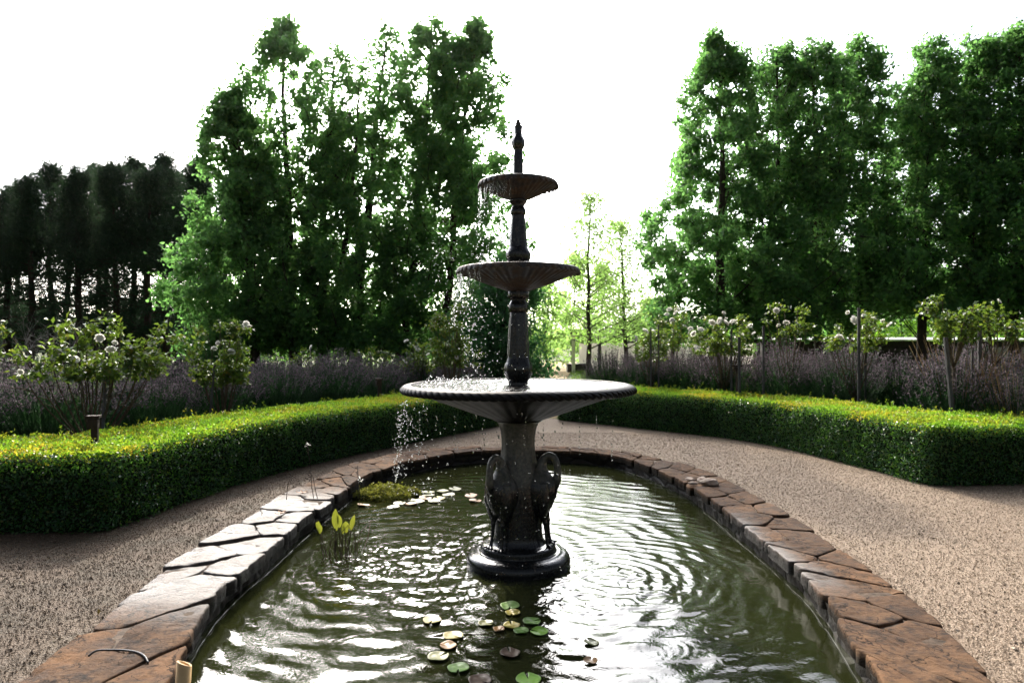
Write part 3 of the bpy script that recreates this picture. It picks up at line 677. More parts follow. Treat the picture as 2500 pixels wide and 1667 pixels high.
# falling water: uncountable drops
def ico(sub):
    bm=bmesh.new(); bmesh.ops.create_icosphere(bm,subdivisions=sub,radius=1.0); v=np.array([p.co[:] for p in bm.verts]); f=np.array([[q.index for q in t.verts] for t in bm.faces]); bm.free(); return v,f
IV,IF=ico(2)
def drops(name,P,r,stretch,label):
    P=np.asarray(P); n=len(P); mb=MB()
    v=IV[None]*(.85*np.asarray(r))[:,None,None]*np.stack((np.ones(n),np.ones(n),np.asarray(stretch)),1)[:,None]+P[:,None]
    mb.add(v.reshape(-1,3),(IF[None]+np.arange(n)[:,None,None]*len(IV)).reshape(-1,3))
    return tag(mb.build(name,M['drop']),label,'falling water',kind='stuff')
def spray():
    rng=np.random.default_rng(11)
    def rimfall(Rr,z0,z1,n,a0,a1,wind,r0,r1,conc=0):
        a=np.radians(rng.uniform(a0,a1,n) if not conc else rng.normal(conc,(a1-a0)/4,n))
        u=rng.uniform(0,1,n)**.9; z=z0+(z1-z0)*u
        out=Rr*(1+.02*rng.normal(size=n))+.05*u
        x=FX+out*np.cos(a)+wind*u*rng.uniform(.3,1.2,n); y=FY+out*np.sin(a)+.06*rng.normal(size=n)*u
        return np.column_stack((x,y,z)),rng.uniform(r0,r1,n)*rng.uniform(.6,1,n),np.where(u<.25,rng.uniform(1.2,2.6,n),rng.uniform(.85,1.5,n))
    z=lambda y: HCAM-(y-HY)*K2
    def streams(Rr,z0,n,a0,a1,ln):
        P=[];r=[];s=[]
        for k in range(n):
            a=R(rng.uniform(a0,a1)); L=rng.uniform(.3,1)*ln; q=int(L/.006)+2; ph=rng.uniform(0,6)
            for j in range(q):
                zz=z0-j*.006; P.append((FX+Rr*math.cos(a)+.003*math.sin(j*.5+ph),FY+Rr*math.sin(a)+.003*math.cos(j*.4+ph),zz)); r.append(.0026*(1-.5*j/q)*rng.uniform(.7,1.2)); s.append(2.3)
        return np.array(P),np.array(r),np.array(s)
    cat=lambda L:[np.concatenate(q) for q in zip(*L)]
    A=cat([streams(.238,z(462),26,150,262,.13),rimfall(.24,z(470),z(655),150,150,250,.05,.0018,.0042)])
    drops('falling_water',*A,'bright water drops running off the left of the smallest top bowl')
    B=cat([streams(.37,z(672),34,160,250,.10),rimfall(.375,z(690),z(800),110,168,205,.03,.0020,.0042,184),rimfall(.36,z(700),z(930),270,140,262,.16,.0015,.0042)])
    sp=rng.normal((-.34,0,z(690)),(.16,.14,.17),(420,3)); sp[:,1]+=FY; sp[:,0]+=.02; sp=sp[(sp[:,2]>z(925))]
    B=[np.concatenate((B[0],sp)),np.concatenate((B[1],rng.uniform(.0007,.0018,len(sp)))),np.concatenate((B[2],np.ones(len(sp))))]
    drops('falling_water',*B,'spray of fine drops falling from the middle bowl to the wide one')
    C=[rimfall(.715,z(975),z(1170),170,168,208,.02,.0024,.0052,186),rimfall(.71,z(980),z(1230),250,150,285,.22,.0020,.0056)]
    for a in(-128,-118,-105,-97,-88,-80,-72,-64,-55,-45,-140,-152):
        n=rng.integers(6,12); zz=z(985)-np.cumsum(rng.uniform(.012,.03,n)); C.append((np.column_stack((np.full(n,FX+.715*math.cos(R(a)))+rng.normal(0,.003,n),np.full(n,FY+.715*math.sin(R(a))),zz)),rng.uniform(.0016,.0042,n),rng.uniform(1,2.2,n)))
    n=46; C.append((np.column_stack((FX+rng.uniform(-.2,.25,n),np.full(n,FY-.5)+rng.normal(0,.12,n),rng.uniform(ZW+.08,.8,n))),rng.uniform(.0025,.0045,n),np.ones(n)))
    # splash crown on the left of the big bowl
    m=130; t=rng.uniform(0,1,m); ang=rng.uniform(0,6.28,m); rad=.03+.09*t; C.append((np.column_stack((FX-.42+rad*np.cos(ang)*1.4,FY-.1+rad*np.sin(ang),1.055+.06*np.sin(t*3.14)*rng.uniform(.3,1,m))),rng.uniform(.0018,.0055,m),rng.uniform(.8,1.8,m)))
    drops('falling_water',*cat(C),'strings of round drops falling from the wide bowl into the pond')
spray()

# ------------------------------------------------------------------ box hedges
def hedge(name,front,width,H,label,seed):
    rng=np.random.default_rng(seed); root=empty(name,(*front.mean(0),0),label,'hedge')
    p=front; s=np.concatenate(([0],np.cumsum(np.linalg.norm(np.diff(p,axis=0),axis=1)))); n=int(s[-1]/.08)
    t=np.linspace(0,s[-1],n); q=np.stack((np.interp(t,s,p[:,0]),np.interp(t,s,p[:,1])),1)
    k=np.hanning(5); k/=k.sum(); pad=np.vstack((q[:1]-(q[1]-q[0])*np.arange(8,0,-1)[:,None],q,q[-1:]+(q[-1]-q[-2])*np.arange(1,9)[:,None]))
    q=np.stack([np.convolve(pad[:,i],k,'same')[8:-8] for i in(0,1)],1)
    tg=unit(np.gradient(q,axis=0)); nm=np.stack((-tg[:,1],tg[:,0]),1)      # left of travel = away from the pond
    back=q+nm*width
    def org(v): return v-np.array((*front.mean(0),0))
    def P3(i,u,z): return np.column_stack((q[i]*(1-u[:,None])+back[i]*u[:,None],z))
    # inner mass
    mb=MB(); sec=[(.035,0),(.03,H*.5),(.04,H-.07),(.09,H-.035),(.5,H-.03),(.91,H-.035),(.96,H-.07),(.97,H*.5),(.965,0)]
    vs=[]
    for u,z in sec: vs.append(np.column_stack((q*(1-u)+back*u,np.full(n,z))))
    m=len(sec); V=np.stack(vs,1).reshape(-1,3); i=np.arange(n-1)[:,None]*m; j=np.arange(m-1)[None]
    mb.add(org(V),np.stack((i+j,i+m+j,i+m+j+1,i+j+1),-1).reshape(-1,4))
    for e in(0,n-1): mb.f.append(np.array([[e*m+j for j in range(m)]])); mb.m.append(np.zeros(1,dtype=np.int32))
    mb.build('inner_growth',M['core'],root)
    seg=s[-1]
    fol=MB(); tip=MB()
    def rndi(N): return rng.integers(0,n-1,N)
    def jitter(i,v): fr=rng.uniform(0,1,len(i))[:,None]; v[:,:2]+=(q[i+1]-q[i])*fr; return v
    for side in(0,1):
        N=int(seg*H*(7200 if side==0 else 2500)); i=rndi(N); z=rng.uniform(.0,H,N)
        u=np.full(N,0.0)+np.abs(rng.normal(0,.035,N))/width*.9-.015; 
        # slight swell and hollows of the clipped face
        wob=np.array([mnoise.noise((q[a,0]*3.2,q[a,1]*3.2,zz*4))*.028 for a,zz in zip(i,z)]); u=u+wob/width
        rnd=np.clip((z-(H-.09))/.09,0,1)**2*.05/width; u=u+rnd
        nn=np.column_stack((-nm[i],np.zeros(N)))
        if side: u=1-u; nn=-nn
        v=jitter(i,P3(i,u,z)); ax=nn*.55+np.array((0,0,.45))
        leaves(fol,org(v),.024,.0155,rng,ax,nn+np.array((0,0,.5)),.7)
    N=int(seg*width*7000); i=rndi(N); u=rng.uniform(0,1,N)
    ed=np.minimum(u,1-u)*width; zt=H-.05*np.clip(1-ed/.07,0,1)**2
    v=P3(i,u,zt); v=jitter(i,v); wob=np.array([mnoise.noise((a*2.3,b*2.3,1))*.020+mnoise.noise((a*9,b*9,5))*.016 for a,b in v[:,:2]])
    v[:,2]+=wob-np.abs(rng.normal(0,.02,N))+.006
    leaves(tip,org(v),.024,.015,rng,np.tile((0,0,.8),(N,1)),None,.75)
    # soft new shoots standing above the clipped top
    ns=int(seg*width*150); i=rndi(ns); u=rng.uniform(.02,.98,ns); c=jitter(i,P3(i,u,np.full(ns,H-.01))); hgt=rng.gamma(2.0,.016,ns)
    rep=9; cc=np.repeat(c,rep,0); hh=np.repeat(hgt,rep); cc[:,2]+=hh*rng.uniform(.2,1.15,len(cc)); cc[:,:2]+=rng.normal(0,.006,(len(cc),2))
    leaves(tip,org(cc),.021,.012,rng,np.tile((0,0,.7),(len(cc),1)),None,.8)
    fol.build('clipped_sides',M['box'],root); tip.build('clipped_top',M['box_tip'],root)
    return q,back
hedge('box_hedge',LH,1.05,.53,'low clipped box hedge curving along the left of the gravel path',31)
hedge('box_hedge',RH,1.10,.54,'low clipped box hedge curving along the right of the gravel path',32)

# ------------------------------------------------------------------ lavender
def lavender_proto(seed,straw=False):
    rng=np.random.default_rng(seed); root=empty('lavender_bush',(0,0,0))
    n=420; a=rng.uniform(0,6.28,n); rr=rng.uniform(0,1,n)**.5; base=np.column_stack((.16*rr*np.cos(a),.16*rr*np.sin(a),np.zeros(n)+.05))
    tip=np.column_stack((.62*rr*np.cos(a),.62*rr*np.sin(a),(.93-.30*rr**2.2)*rng.uniform(.82,1.10,n)))
    g=MB(); f=MB()
    # stems as thin three-sided tubes
    for b,t in zip(base,tip):
        m=(b+t)/2+np.array((*( (t-b)[:2]*.12),.08)); tube(g,[b,m,t],[.0032,.0028,.002],3,cap=False)
    N=5200; k=rng.integers(0,n,N); u=rng.uniform(.08,.78,N)[:,None]; P_=base[k]*(1-u)+tip[k]*u+rng.normal(0,.02,(N,3))
    leaves(g,P_,.065,.008,rng,unit(tip[k]-base[k])*.8+np.array((0,0,.3)),None,.35)
    keep=np.where((rr<.86)|(rng.uniform(size=n)<.3))[0]; w=np.repeat(keep,11); u=rng.uniform(.83,1.04,len(w))[:,None]; P_=base[w]*(1-u)+tip[w]*u+rng.normal(0,.006,(len(w),3))
    leaves(f,P_,.022,.013,rng,np.tile((0,0,.7),(len(w),1)),None,.8)
    g.build('foliage',M['lav'],root); f.build('flower_spikes',M['lavflower'],root)
    if straw:
        st=MB()
        for _ in range(38):
            a=rng.normal(2.6,.7); t=np.array((math.cos(a)*rng.uniform(.1,.6),math.sin(a)*.4-.1,rng.uniform(.75,1.12))); tube(st,[(t[0]*.4,t[1]*.4,.3),(t[0]*.8,t[1]*.8,t[2]*.75),tuple(t)],[.003,.0025,.0015],3,cap=False)
        st.build('dry_stalks',M['straw'],root)
    return root
lp=[lavender_proto(41),lavender_proto(42),lavender_proto(43)]; ls=lavender_proto(44,True)
lav=[]
# left border (two rows), right border (two rows)
LV=[(-6.6,6.9,1.05),(-5.7,6.6,1.0),(-4.95,7.25,1.0),(-6.2,8.3,1.1),(-5.0,8.6,1.02),(-4.25,8.1,.98),(-3.85,9.0,1.02),(-4.7,9.8,1.1),(-3.35,9.75,1.05),(-2.75,10.35,1.1),(-3.7,10.8,1.12),(-2.2,11.0,1.1),(-2.9,11.8,1.15),(-1.65,11.7,1.05),(-.95,12.1,.98),(-2.0,12.7,1.1),(-1.2,13.0,1.05),(-5.4,10.9,1.1),(-4.4,12.0,1.1),(-5.9,5.95,.75),(-5.1,5.95,.72)]
RV=[(1.85,12.6,.95),(2.35,12.0,.95),(2.95,11.6,.98),(3.45,11.0,.98),(2.7,13.0,1.02),(3.6,12.4,1.05),(4.15,10.35,1.02),(4.5,11.5,1.12),(4.65,9.7,1.0),(5.2,10.6,1.12),(5.65,9.9,1.0)]
RV2=[(5.15,7.95,1.02),(5.75,8.3,1.1),(5.55,7.45,.9),(6.2,7.7,1.05),(6.0,9.0,1.12),(6.65,8.5,1.0)]
RV3=[(6.9,7.35,.85),(7.5,7.9,.95),(7.9,8.8,1.05),(8.4,8.0,.95),(6.6,9.9,1.05)]
def put(lst,label,group,protos,tall=1.0):
    for k,(x,y,s) in enumerate(lst):
        o=copy_tree(protos[k%len(protos)]); o.location=(x,y,0); o.rotation_euler.z=RNG.uniform(0,6.28); s2=s*RNG.uniform(.95,1.05); o.scale=(s2*1.04,s2*1.04,s2*tall)
        tag(o,label,'lavender',group); lav.append(o)
put(LV,'grey purple lavender bush in the bed behind the left box hedge','lavender bushes behind the left hedge',lp)
put(RV,'grey purple lavender bush in the bed behind the far right box hedge','lavender bushes behind the right hedge',lp,1.2)
put(RV2,'lavender bush with dry straw coloured stalks beside the tall right roses','lavender bushes with dry stalks',[ls],1.17)
put(RV3,'lavender bush at the right edge in front of the corrugated shed','lavender bushes by the shed',lp,1.12)
for o in lp+[ls]:
    for c in list(o.children): bpy.data.objects.remove(c)
    bpy.data.objects.remove(o)

# ------------------------------------------------------------------ roses
def bloom(rng,r):
    """a double rose: rings of cupped petals"""
    mb=MB()
    for ring,(n,tilt,rad) in enumerate([(7,.35,1.0),(6,.85,.92),(6,1.15,.75),(4,1.4,.5)]):
        for k in range(n):
            a=k*2*np.pi/n+ring*.5+rng.uniform(-.2,.2); nu,nv=5,5; vs=[]
            for u in np.linspace(0,1,nu):
                for w in np.linspace(-1,1,nv):
                    wid=.62*rad*r*math.sin(math.pi*min(.92,.18+.72*u))*w; el=tilt*(1-.35*u*u)+.15*w*w
                    d=rad*r*u; x=d*math.cos(el); z=d*math.sin(el)*.9+.12*r*w*w
                    vs.append((x*math.cos(a)-wid*math.sin(a),x*math.sin(a)+wid*math.cos(a),z+rng.normal(0,.01*r)))
            idx=np.arange(nu*nv).reshape(nu,nv); mb.add(vs,np.stack((idx[:-1,:-1],idx[:-1,1:],idx[1:,1:],idx[1:,:-1]),-1).reshape(-1,4))
    return mb
def rose(pos,zlo,zhi,rx,label,nleaf,flowers,seed,stem=0.0,ncane=14,group=None,lean=(0,0),lsz=.060):
    """canes fan out from a short trunk; leaves sit along the upper canes; flowers (dx, z) as own parts"""
    rng=np.random.default_rng(seed); root=empty('rose_bush',(pos[0],pos[1],0),label,'rose bush',group)
    w=MB(); f=MB(); zt=stem if stem>0 else .12
    hub=np.array((lean[0],lean[1],zt)); tube(w,[(0,0,0),hub*np.array((.5,.5,.5)),hub],[.026,.02,.02],7)
    tips=[]
    P_=[];A=[]
    for k in range(ncane):
        a=2.4*k+rng.uniform(-.4,.4); e=rng.uniform(.1,1.0)**.7; tx=hub[0]+math.cos(a)*rx*e; ty=hub[1]+math.sin(a)*rx*.75*e; tz=zlo+(zhi-zlo)*rng.uniform(.15,1.0)*(1.08-.35*e*e)
        t=np.array((tx,ty,tz)); u=np.linspace(0,1,7)[:,None]
        m=hub+(t-hub)*np.array((.62,.62,.42)); path=hub*(1-u)**2+2*m*u*(1-u)+t*u**2+rng.normal(0,.012,(7,3))*u
        tube(w,path,np.linspace(.011,.0035,7),5)
        tips.append(t)
        for s in range(5):      # side shoots
            i=rng.integers(3,7); b=path[i]; d=unit(np.array((math.cos(a)+rng.normal(0,.8),math.sin(a)+rng.normal(0,.8),rng.uniform(.0,1.0)))); L=rng.uniform(.06,.19)*max(.6,rx/.5)
            e2=b+d*L; tube(w,[b,b+d*L*.5+np.array((0,0,.015)),e2],[.0035,.003,.0018],4,cap=False)
            m_=max(5,int(nleaf*1.9)//(ncane*5)); uu=rng.uniform(.15,1.1,m_)[:,None]; P_.append(b+d*L*uu+rng.normal(0,.035,(m_,3))); A.append(np.tile(d*.4+np.array((0,0,-.25)),(m_,1)))
    P_=np.concatenate(P_); A=np.concatenate(A); k=P_[:,2]>zlo-.03; P_,A=P_[k],A[k]
    leaves(f,P_,lsz,lsz*.62,rng,A,np.tile((0,0,1.),(len(P_),1)),.75)
    w.build('canes',M['cane'],root); f.build('foliage',M['rose'],root)
    for dx,z,r in flowers:
        o=bloom(rng,r).build('flower',M['petal'],root); o.location=(hub[0]+dx,rng.uniform(-.5,-.25)*rx,z); o.rotation_euler=(rng.uniform(.5,1.35),rng.uniform(-.5,.5),rng.uniform(0,6.28))
    return root
def rz(px,py,d,cx): p=at(px,py,d); return p[0]-cx,p[2]
def rose_px(cx,d,ytop,ybot,wpx,label,nleaf,fl,seed,**k):
    c=at(cx,ytop,d); zhi=c[2]; zlo=at(cx,ybot,d)[2]; lean=k.get('lean',(0,0))
    flowers=[]
    for px,py,rpx in fl: x,z=rz(px,py,d,c[0]+lean[0]); flowers.append((x,z,max(.032,.98*rpx*d/FPX)))
    return rose((c[0],d),zlo,zhi,wpx*d/FPX/2*.84,label,nleaf,flowers,seed,**k)
rose_px(228,6.75,790,915,440,'widest white rose bush with yellowing leaves above the left hedge',2900,[(283,827,12),(322,855,13),(320,838,8),(226,877,12),(264,891,10),(110,905,8),(175,873,7),(290,876,6)],51,ncane=24,stem=.22,lsz=.066)
rose_px(545,8.4,788,930,150,'narrow upright white rose bush with blooms above, second from the left',1500,[(607,792,9),(618,799,7),(575,860,10),(535,852,8),(540,838,7)],52,ncane=14,stem=.2)
rose_px(742,11.8,842,905,100,'small sparse rose bush in front of the forked trunk',420,[(764,849,7)],53,ncane=9)
rose_px(908,12.3,845,900,90,'small pale rose bush just right of the forked trunk',420,[(880,862,4)],54,ncane=9)
rose_px(1018,11.6,828,905,100,'low white rose bush left of the leafy one behind the spray',620,[(995,834,7),(1022,855,7),(990,884,8),(1047,866,6),(1080,890,6)],55,ncane=12)
rose_px(1105,11.2,766,890,145,'tall leafy rose bush directly behind the falling spray',1500,[(1160,795,7),(1092,865,6),(1115,872,6),(1155,862,5)],56,ncane=16,stem=.4)
rose_px(1588,11.6,800,875,105,'white rose bush on twin stakes in front of the pale shed',700,[(1572,810,10),(1590,813,9),(1548,826,7)],57,ncane=12,stem=.5)
rose_px(1640,13.2,752,850,110,'pale blooming rose standing tall behind the twin staked rose',650,[(1632,758,8),(1648,765,8),(1625,770,7),(1636,783,7),(1650,757,6),(1668,798,6)],58,ncane=12,stem=.6)
rose_px(1768,10.6,768,860,160,'roundest white rose bush covered in blooms, behind capped post',1700,[(1728,790,10),(1750,786,11),(1765,790,10),(1782,788,9),(1703,807,9),(1680,805,8),(1688,816,9),(1825,798,9),(1695,850,8),(1800,830,6),(1757,766,5)],59,ncane=18,stem=.55)
rose_px(1915,10.2,748,815,130,'rose bush leaning right of the short grey stake',620,[(1885,760,9),(1914,790,9),(1893,795,4),(1836,815,6)],60,ncane=10,stem=.55,lean=(.08,0))
rose_px(2088,9.3,762,850,170,'white rose bush tied to the tallest grey stake',1150,[(2068,783,12),(2038,826,11),(2160,795,9),(2115,782,8),(2142,785,6),(2092,772,6),(2055,765,5)],61,ncane=14,stem=.5)
rose_px(2328,7.7,708,830,150,'tall sparse rose without blooms left of the right edge',620,[],62,ncane=13,stem=1.02,lsz=.062)
rose_px(2425,8.2,735,825,150,'tall rose with one pale bud in front of the corrugated shed',560,[(2418,738,7)],63,ncane=13,stem=1.0,lsz=.062)

def stake(px,ytop,d,label,w=.045,tilt=(0,0),group=None,m='stake',hb=0.0):
    t=at(px,ytop,d); mb=MB(); h=t[2]; w*=.62; box(mb,(0,0,h/2),(w,w*.7,h),0,RNG.uniform(-.3,.3),.004)
    o=mb.build('garden_stake',M[m],smooth=False); o.location=(t[0],d,0); o.rotation_euler=(tilt[1],tilt[0],0); return tag(o,label,'stake',group)
stake(245,860,6.55,'leaning grey stake inside the widest rose bush at left',.042,(.05,0))
stake(505,890,8.2,'short leaning grey stake in the upright left rose',.04,(.09,0))
stake(1589,800,11.3,'thin grey stake left of the twin pair by the pale shed',.035); stake(1608,792,11.3,'thin grey stake right of the twin pair by the pale shed',.04)
stake(1786,800,10.3,'grey stake inside the roundest rose bush',.05); stake(1805,822,10.1,'grey stake just behind the capped post at right',.06)
stake(1864,796,10.0,'short square grey stake standing clear of its rose',.05)
stake(2097,752,9.0,'tallest square grey stake rising above its white rose',.055)
stake(2113,858,9.3,'low thin grey stake right of the tallest stake',.045)
stake(2336,822,7.45,'leaning dark grey stake under the sparse tall rose',.065,(-.09,0)); stake(2392,795,8.0,'dark grey stake under the tall rose with one bud',.06); stake(2374,853,7.8,'short thin pale stake tied by wire to the dark stake',.042)
def capped_post(px,py,d,capw,w,label):
    t=at(px,py,d); root=empty('capped_post',(t[0],d,0),label,'post'); mb=MB(); box(mb,(.01,0,t[2]/2-.01),(w,w,t[2]-.02),0,.3,.005); mb.build('post',M['post'],root,False)
    mb=MB(); box(mb,(0,0,t[2]-.004),(capw,capw*.9,.022),0,.3,.005); box(mb,(0,0,t[2]-.055),(w*1.5,w*1.5,.07),0,.3,.006); mb.build('cap',M['post'],root,False)
capped_post(228,1016,5.15,.09,.045,'dark capped post in the near left hedge by the widest rose')
capped_post(925,925,9.7,.10,.05,'dark capped post in the left hedge beside the wide fountain bowl')
capped_post(1800,893,10.2,.125,.05,'dark capped post in the right hedge before the roundest rose')

# ------------------------------------------------------------------ trees
def grow(name,pos,H,Rc,hb,label,cat,leafm,barkm,seed,nleaf,lsz,nbr=46,trunk=.16,asc=(.35,1.0),sig=.30,top=1.0,prof=None,group=None,fork=0,sub=4,skew=0.0,droop=.25):
    rng=np.random.default_rng(seed); root=empty(name,(pos[0],pos[1],0),label,cat,group)
    wood=MB(); k=12; z=np.linspace(0,H*.97,k); wob=np.cumsum(rng.normal(0,.055,(k,2)),0); wob[0]=0; wob[:,0]+=skew*(z/H)**1.3
    path=np.column_stack((wob,z)); rad=trunk*(1-z/H)**.85+.012; rad[0]*=1.35
    tube(wood,path,rad,9)
    if prof is None: prof=lambda u:(min(1,.6+u*2.0))*max(0,1-u**1.75)**.95+.06
    C=[];Wt=[];Sg=[]
    leads=[path]
    for q in range(fork):
        a=rng.uniform(0,6.28); i=rng.integers(2,4); b=path[i]; e=np.array((b[0]+math.cos(a)*Rc*.55,b[1]+math.sin(a)*Rc*.55,H*rng.uniform(.72,.92))); u=np.linspace(0,1,8)[:,None]
        mdl=b*.5+e*.5+np.array((math.cos(a)*Rc*.25,math.sin(a)*Rc*.25,-.3)); pp=b*(1-u)**2+2*mdl*u*(1-u)+e*u**2; tube(wood,pp,np.linspace(trunk*.6,.02,8),7); leads.append(pp)
    for b in range(nbr):
        ld=leads[rng.integers(len(leads))] if fork and rng.uniform()<.5 else path
        zz=hb+(H*.985-hb)*((b+rng.uniform(0,1))/nbr)**.92; zz=min(zz,ld[-1,2]-.02)
        if zz<ld[0,2]+.2: zz=ld[0,2]+.2
        st=np.array((np.interp(zz,ld[:,2],ld[:,0]),np.interp(zz,ld[:,2],ld[:,1]),zz)); u0=(zz-hb)/(H-hb); a=2.399*b+rng.uniform(-.5,.5); L=Rc*prof(max(0,u0))*rng.uniform(.5,1.15)*(1+.5*mnoise.noise((1.3*math.cos(a)+seed*3.7,1.3*math.sin(a),zz*.55))); el=rng.uniform(*asc)*(.6+.7*u0)
        d=np.array((math.cos(a)*math.cos(el),math.sin(a)*math.cos(el),math.sin(el))); u=np.linspace(0,1,6)[:,None]
        pp=st+d*L*u+np.array((0,0,1))*(-droop*L*u**2*(1-u0))+np.cumsum(rng.normal(0,.05*L/3,(6,3)),0)*u
        r0=max(.012,trunk*.32*(1-u0)**.7*min(1,L/1.5)); tube(wood,pp,np.linspace(r0,.006,6),5,cap=False)
        for s in range(sub):
            i=rng.integers(1,6); dd=unit(d+rng.normal(0,.75,3)); e=pp[i]+dd*L*rng.uniform(.18,.42); tube(wood,[pp[i],(pp[i]+e)/2+rng.normal(0,.03,3),e],[r0*.4,r0*.3,.004],4,cap=False); C+= [e,(pp[i]+e)/2]; Wt+=[1.,.6]; Sg+=[sig,sig*.8]
        C+=[pp[5],pp[4],pp[3]]; Wt+=[1.1,.9,.6]; Sg+=[sig*.9,sig,sig]
    C=np.array(C);Wt=np.array(Wt);Sg=np.array(Sg)*rng.uniform(.6,1.25,len(C)); Wt=Wt*rng.uniform(.35,1.5,len(C)); Wt=Wt*np.where(C[:,2]>H*.78,top,1)*np.where(C[:,2]>H*.5,.8,1.15); pk=rng.choice(len(C),nleaf,p=Wt/Wt.sum())
    P_=C[pk]+rng.normal(size=(nleaf,3))*Sg[pk][:,None]*np.array((1,1,.8))
    P_=P_[P_[:,2]>max(.15,hb-1.0)]
    f=MB(); ax=np.tile((0,0,-.35),(len(P_),1)); leaves(f,P_,lsz,lsz*.72,rng,ax,None,1.0)
    wood.build('trunk',barkm,root); f.build('crown',leafm,root)
    return root
def grow2(name,pos,H,Rc,hb,label,cat,leafm,barkm,seed,nleaf,lsz,nclu=120,trunk=.16,top=1.0,group=None,fork=0,skew=0.0):
    """trunk, limbs that climb to many separate leafy billows of unequal size, ragged leader shoots at the top"""
    rng=np.random.default_rng(seed); root=empty(name,(pos[0],pos[1],0),label,cat,group); wood=MB(); k=12; z=np.linspace(0,H*.96,k)
    wob=np.cumsum(rng.normal(0,.06,(k,2)),0); wob[0]=0; wob[:,0]+=skew*(z/H)**1.3; path=np.column_stack((wob,z)); rad=trunk*(1-z/H)**.85+.012; rad[0]*=1.4; tube(wood,path,rad,9)
    for q in range(fork):
        a=rng.uniform(0,6.28); b=path[1]; e=np.array((path[9,0]+math.cos(a)*Rc*.5,path[9,1]+math.sin(a)*Rc*.5,H*.85)); u=np.linspace(0,1,9)[:,None]; m=b*.4+e*.6+np.array((math.cos(a)*.5,math.sin(a)*.5,-1.5)); tube(wood,b*(1-u)**2+2*m*u*(1-u)+e*u**2,np.linspace(trunk*.75,.02,9),8)
    env=lambda u:(.70+.30*math.sin(math.pi*min(1,u*1.7+.1)))*max(0,1-u**3.8)**.9+.05
    nclu=int(nclu*1.75*max(.8,Rc/1.75)); C=[];RC=[];tries=0
    while len(C)<nclu and tries<nclu*30:
        tries+=1; u=rng.uniform(0,1)**.95*.97; a=rng.uniform(0,6.28); lob=1+.42*mnoise.noise((1.2*math.cos(a)+seed*3.7,1.2*math.sin(a),u*3.2)); f=rng.uniform(.12,1)**.55; r=Rc*env(u)*lob*f
        zz=hb+(H-hb)*u; c=np.array((np.interp(zz,z,path[:,0])+r*math.cos(a),np.interp(zz,z,path[:,1])+r*math.sin(a),zz+rng.normal(0,.12)))
        rc=rng.uniform(.22,.52)*(1-.35*u)
        if any(np.linalg.norm(c-d)<.55*(rc+e)*.62 for d,e in zip(C,RC)): continue
        C.append(c);RC.append(rc)
    for q in range(16):
        u=rng.uniform(.84,1.0); a=rng.uniform(0,6.28); zz=hb+(H-hb)*u; C.append(np.array((np.interp(zz,z,path[:,0])+.30*Rc*(.15+(1-u)*4)*math.cos(a)+rng.normal(0,.1),np.interp(zz,z,path[:,1])+.30*Rc*(.15+(1-u)*4)*math.sin(a),zz))); RC.append(rng.uniform(.18,.36))
    P_=[];tot=sum(r**2.1 for r in RC)
    tx=lambda c:np.hypot(c[0]-np.interp(c[2],z,path[:,0]),c[1]-np.interp(c[2],z,path[:,1]))
    order=sorted(range(len(C)),key=lambda i:tx(C[i])); done=[]
    for i in order:
        c,rc=C[i],RC[i]; par=None
        if done:
            q=min(done,key=lambda j:np.linalg.norm(C[j]-c+np.array((0,0,.35)))); par=C[q] if np.linalg.norm(C[q]-c)<.8*tx(c) else None
        done.append(i)
        d=np.hypot(c[0]-np.interp(c[2],z,path[:,0]),c[1]-np.interp(c[2],z,path[:,1])); zs=max(.8,c[2]-d*rng.uniform(.5,1.1)-.15); st=np.array((np.interp(zs,z,path[:,0]),np.interp(zs,z,path[:,1]),zs)); u=np.linspace(0,1,6)[:,None]; m=(st+c)/2+np.array((0,0,-.10*d))+rng.normal(0,.06,3); r0=max(.010,min(.055,.02*d+.008))
        if par is not None: st=par; m=(st+c)/2+rng.normal(0,.08,3); r0=.014
        tube(wood,st*(1-u)**2+2*m*u*(1-u)+c*u**2,np.linspace(r0,.006,6),5,cap=False)
        n=int(nleaf*rc**2.1/tot*rng.uniform(.55,1.35)*(top if c[2]>H*.74 else 1))
        for t in range(3+int(rc*6)):      # twigs, each with its own tuft
            e=c+unit(rng.normal(size=3)+np.array((0,0,.2)))*rc*rng.uniform(.35,1.0)*np.array((1.0,1.0,1.15)); tube(wood,[c,(c+e)/2+rng.normal(0,.02,3),e],[.007,.005,.003],4,cap=False)
            w=max(2,int(n/(3+int(rc*6)))); v=rng.uniform(.1,1.12,w)[:,None]; P_.append(c+(e-c)*v+rng.normal(0,.33*rc,(w,3)))
    P_=np.concatenate(P_); P_=P_[P_[:,2]>.5]; f=MB(); leaves(f,P_,lsz,lsz*.68,rng,np.tile((0,0,-.45),(len(P_),1)),None,1.0)
    wood.build('trunk',barkm,root); f.build('crown',leafm,root); return root
def tree_px(px,d,ytop,rpx,hb,*a,topx=None,**k):
    H=HCAM+(HY-ytop)*d/FPX; rpx*=1.34; sk=0 if topx is None else (topx-px)*d/FPX
    return grow2('broadleaf_tree',((px-HX)*d/FPX,d),H,rpx*d/FPX,hb,*a,skew=sk,**k)
BL=dict(leafm=M['broad'],barkm=M['bark'],cat='tree')
G1='tall broadleaf trees left of the fountain'
def T1(px,d,ytop,rpx,hb,label,seed,n,group=G1,**k): tree_px(px,d,ytop,rpx,hb,label,'tree',M['broad'],M['bark'],seed,int(n*1.42),.14,group=group,**k)
T1(625,20.5,225,118,1.0,'broadleaf tree with lower rounded crown at the left end of its group',71,24000,topx=565,trunk=.15)
T1(725,21.5,45,185,1.0,'tall broadleaf tree with the leftmost high peak of its group',72,25000,topx=690,trunk=.17)
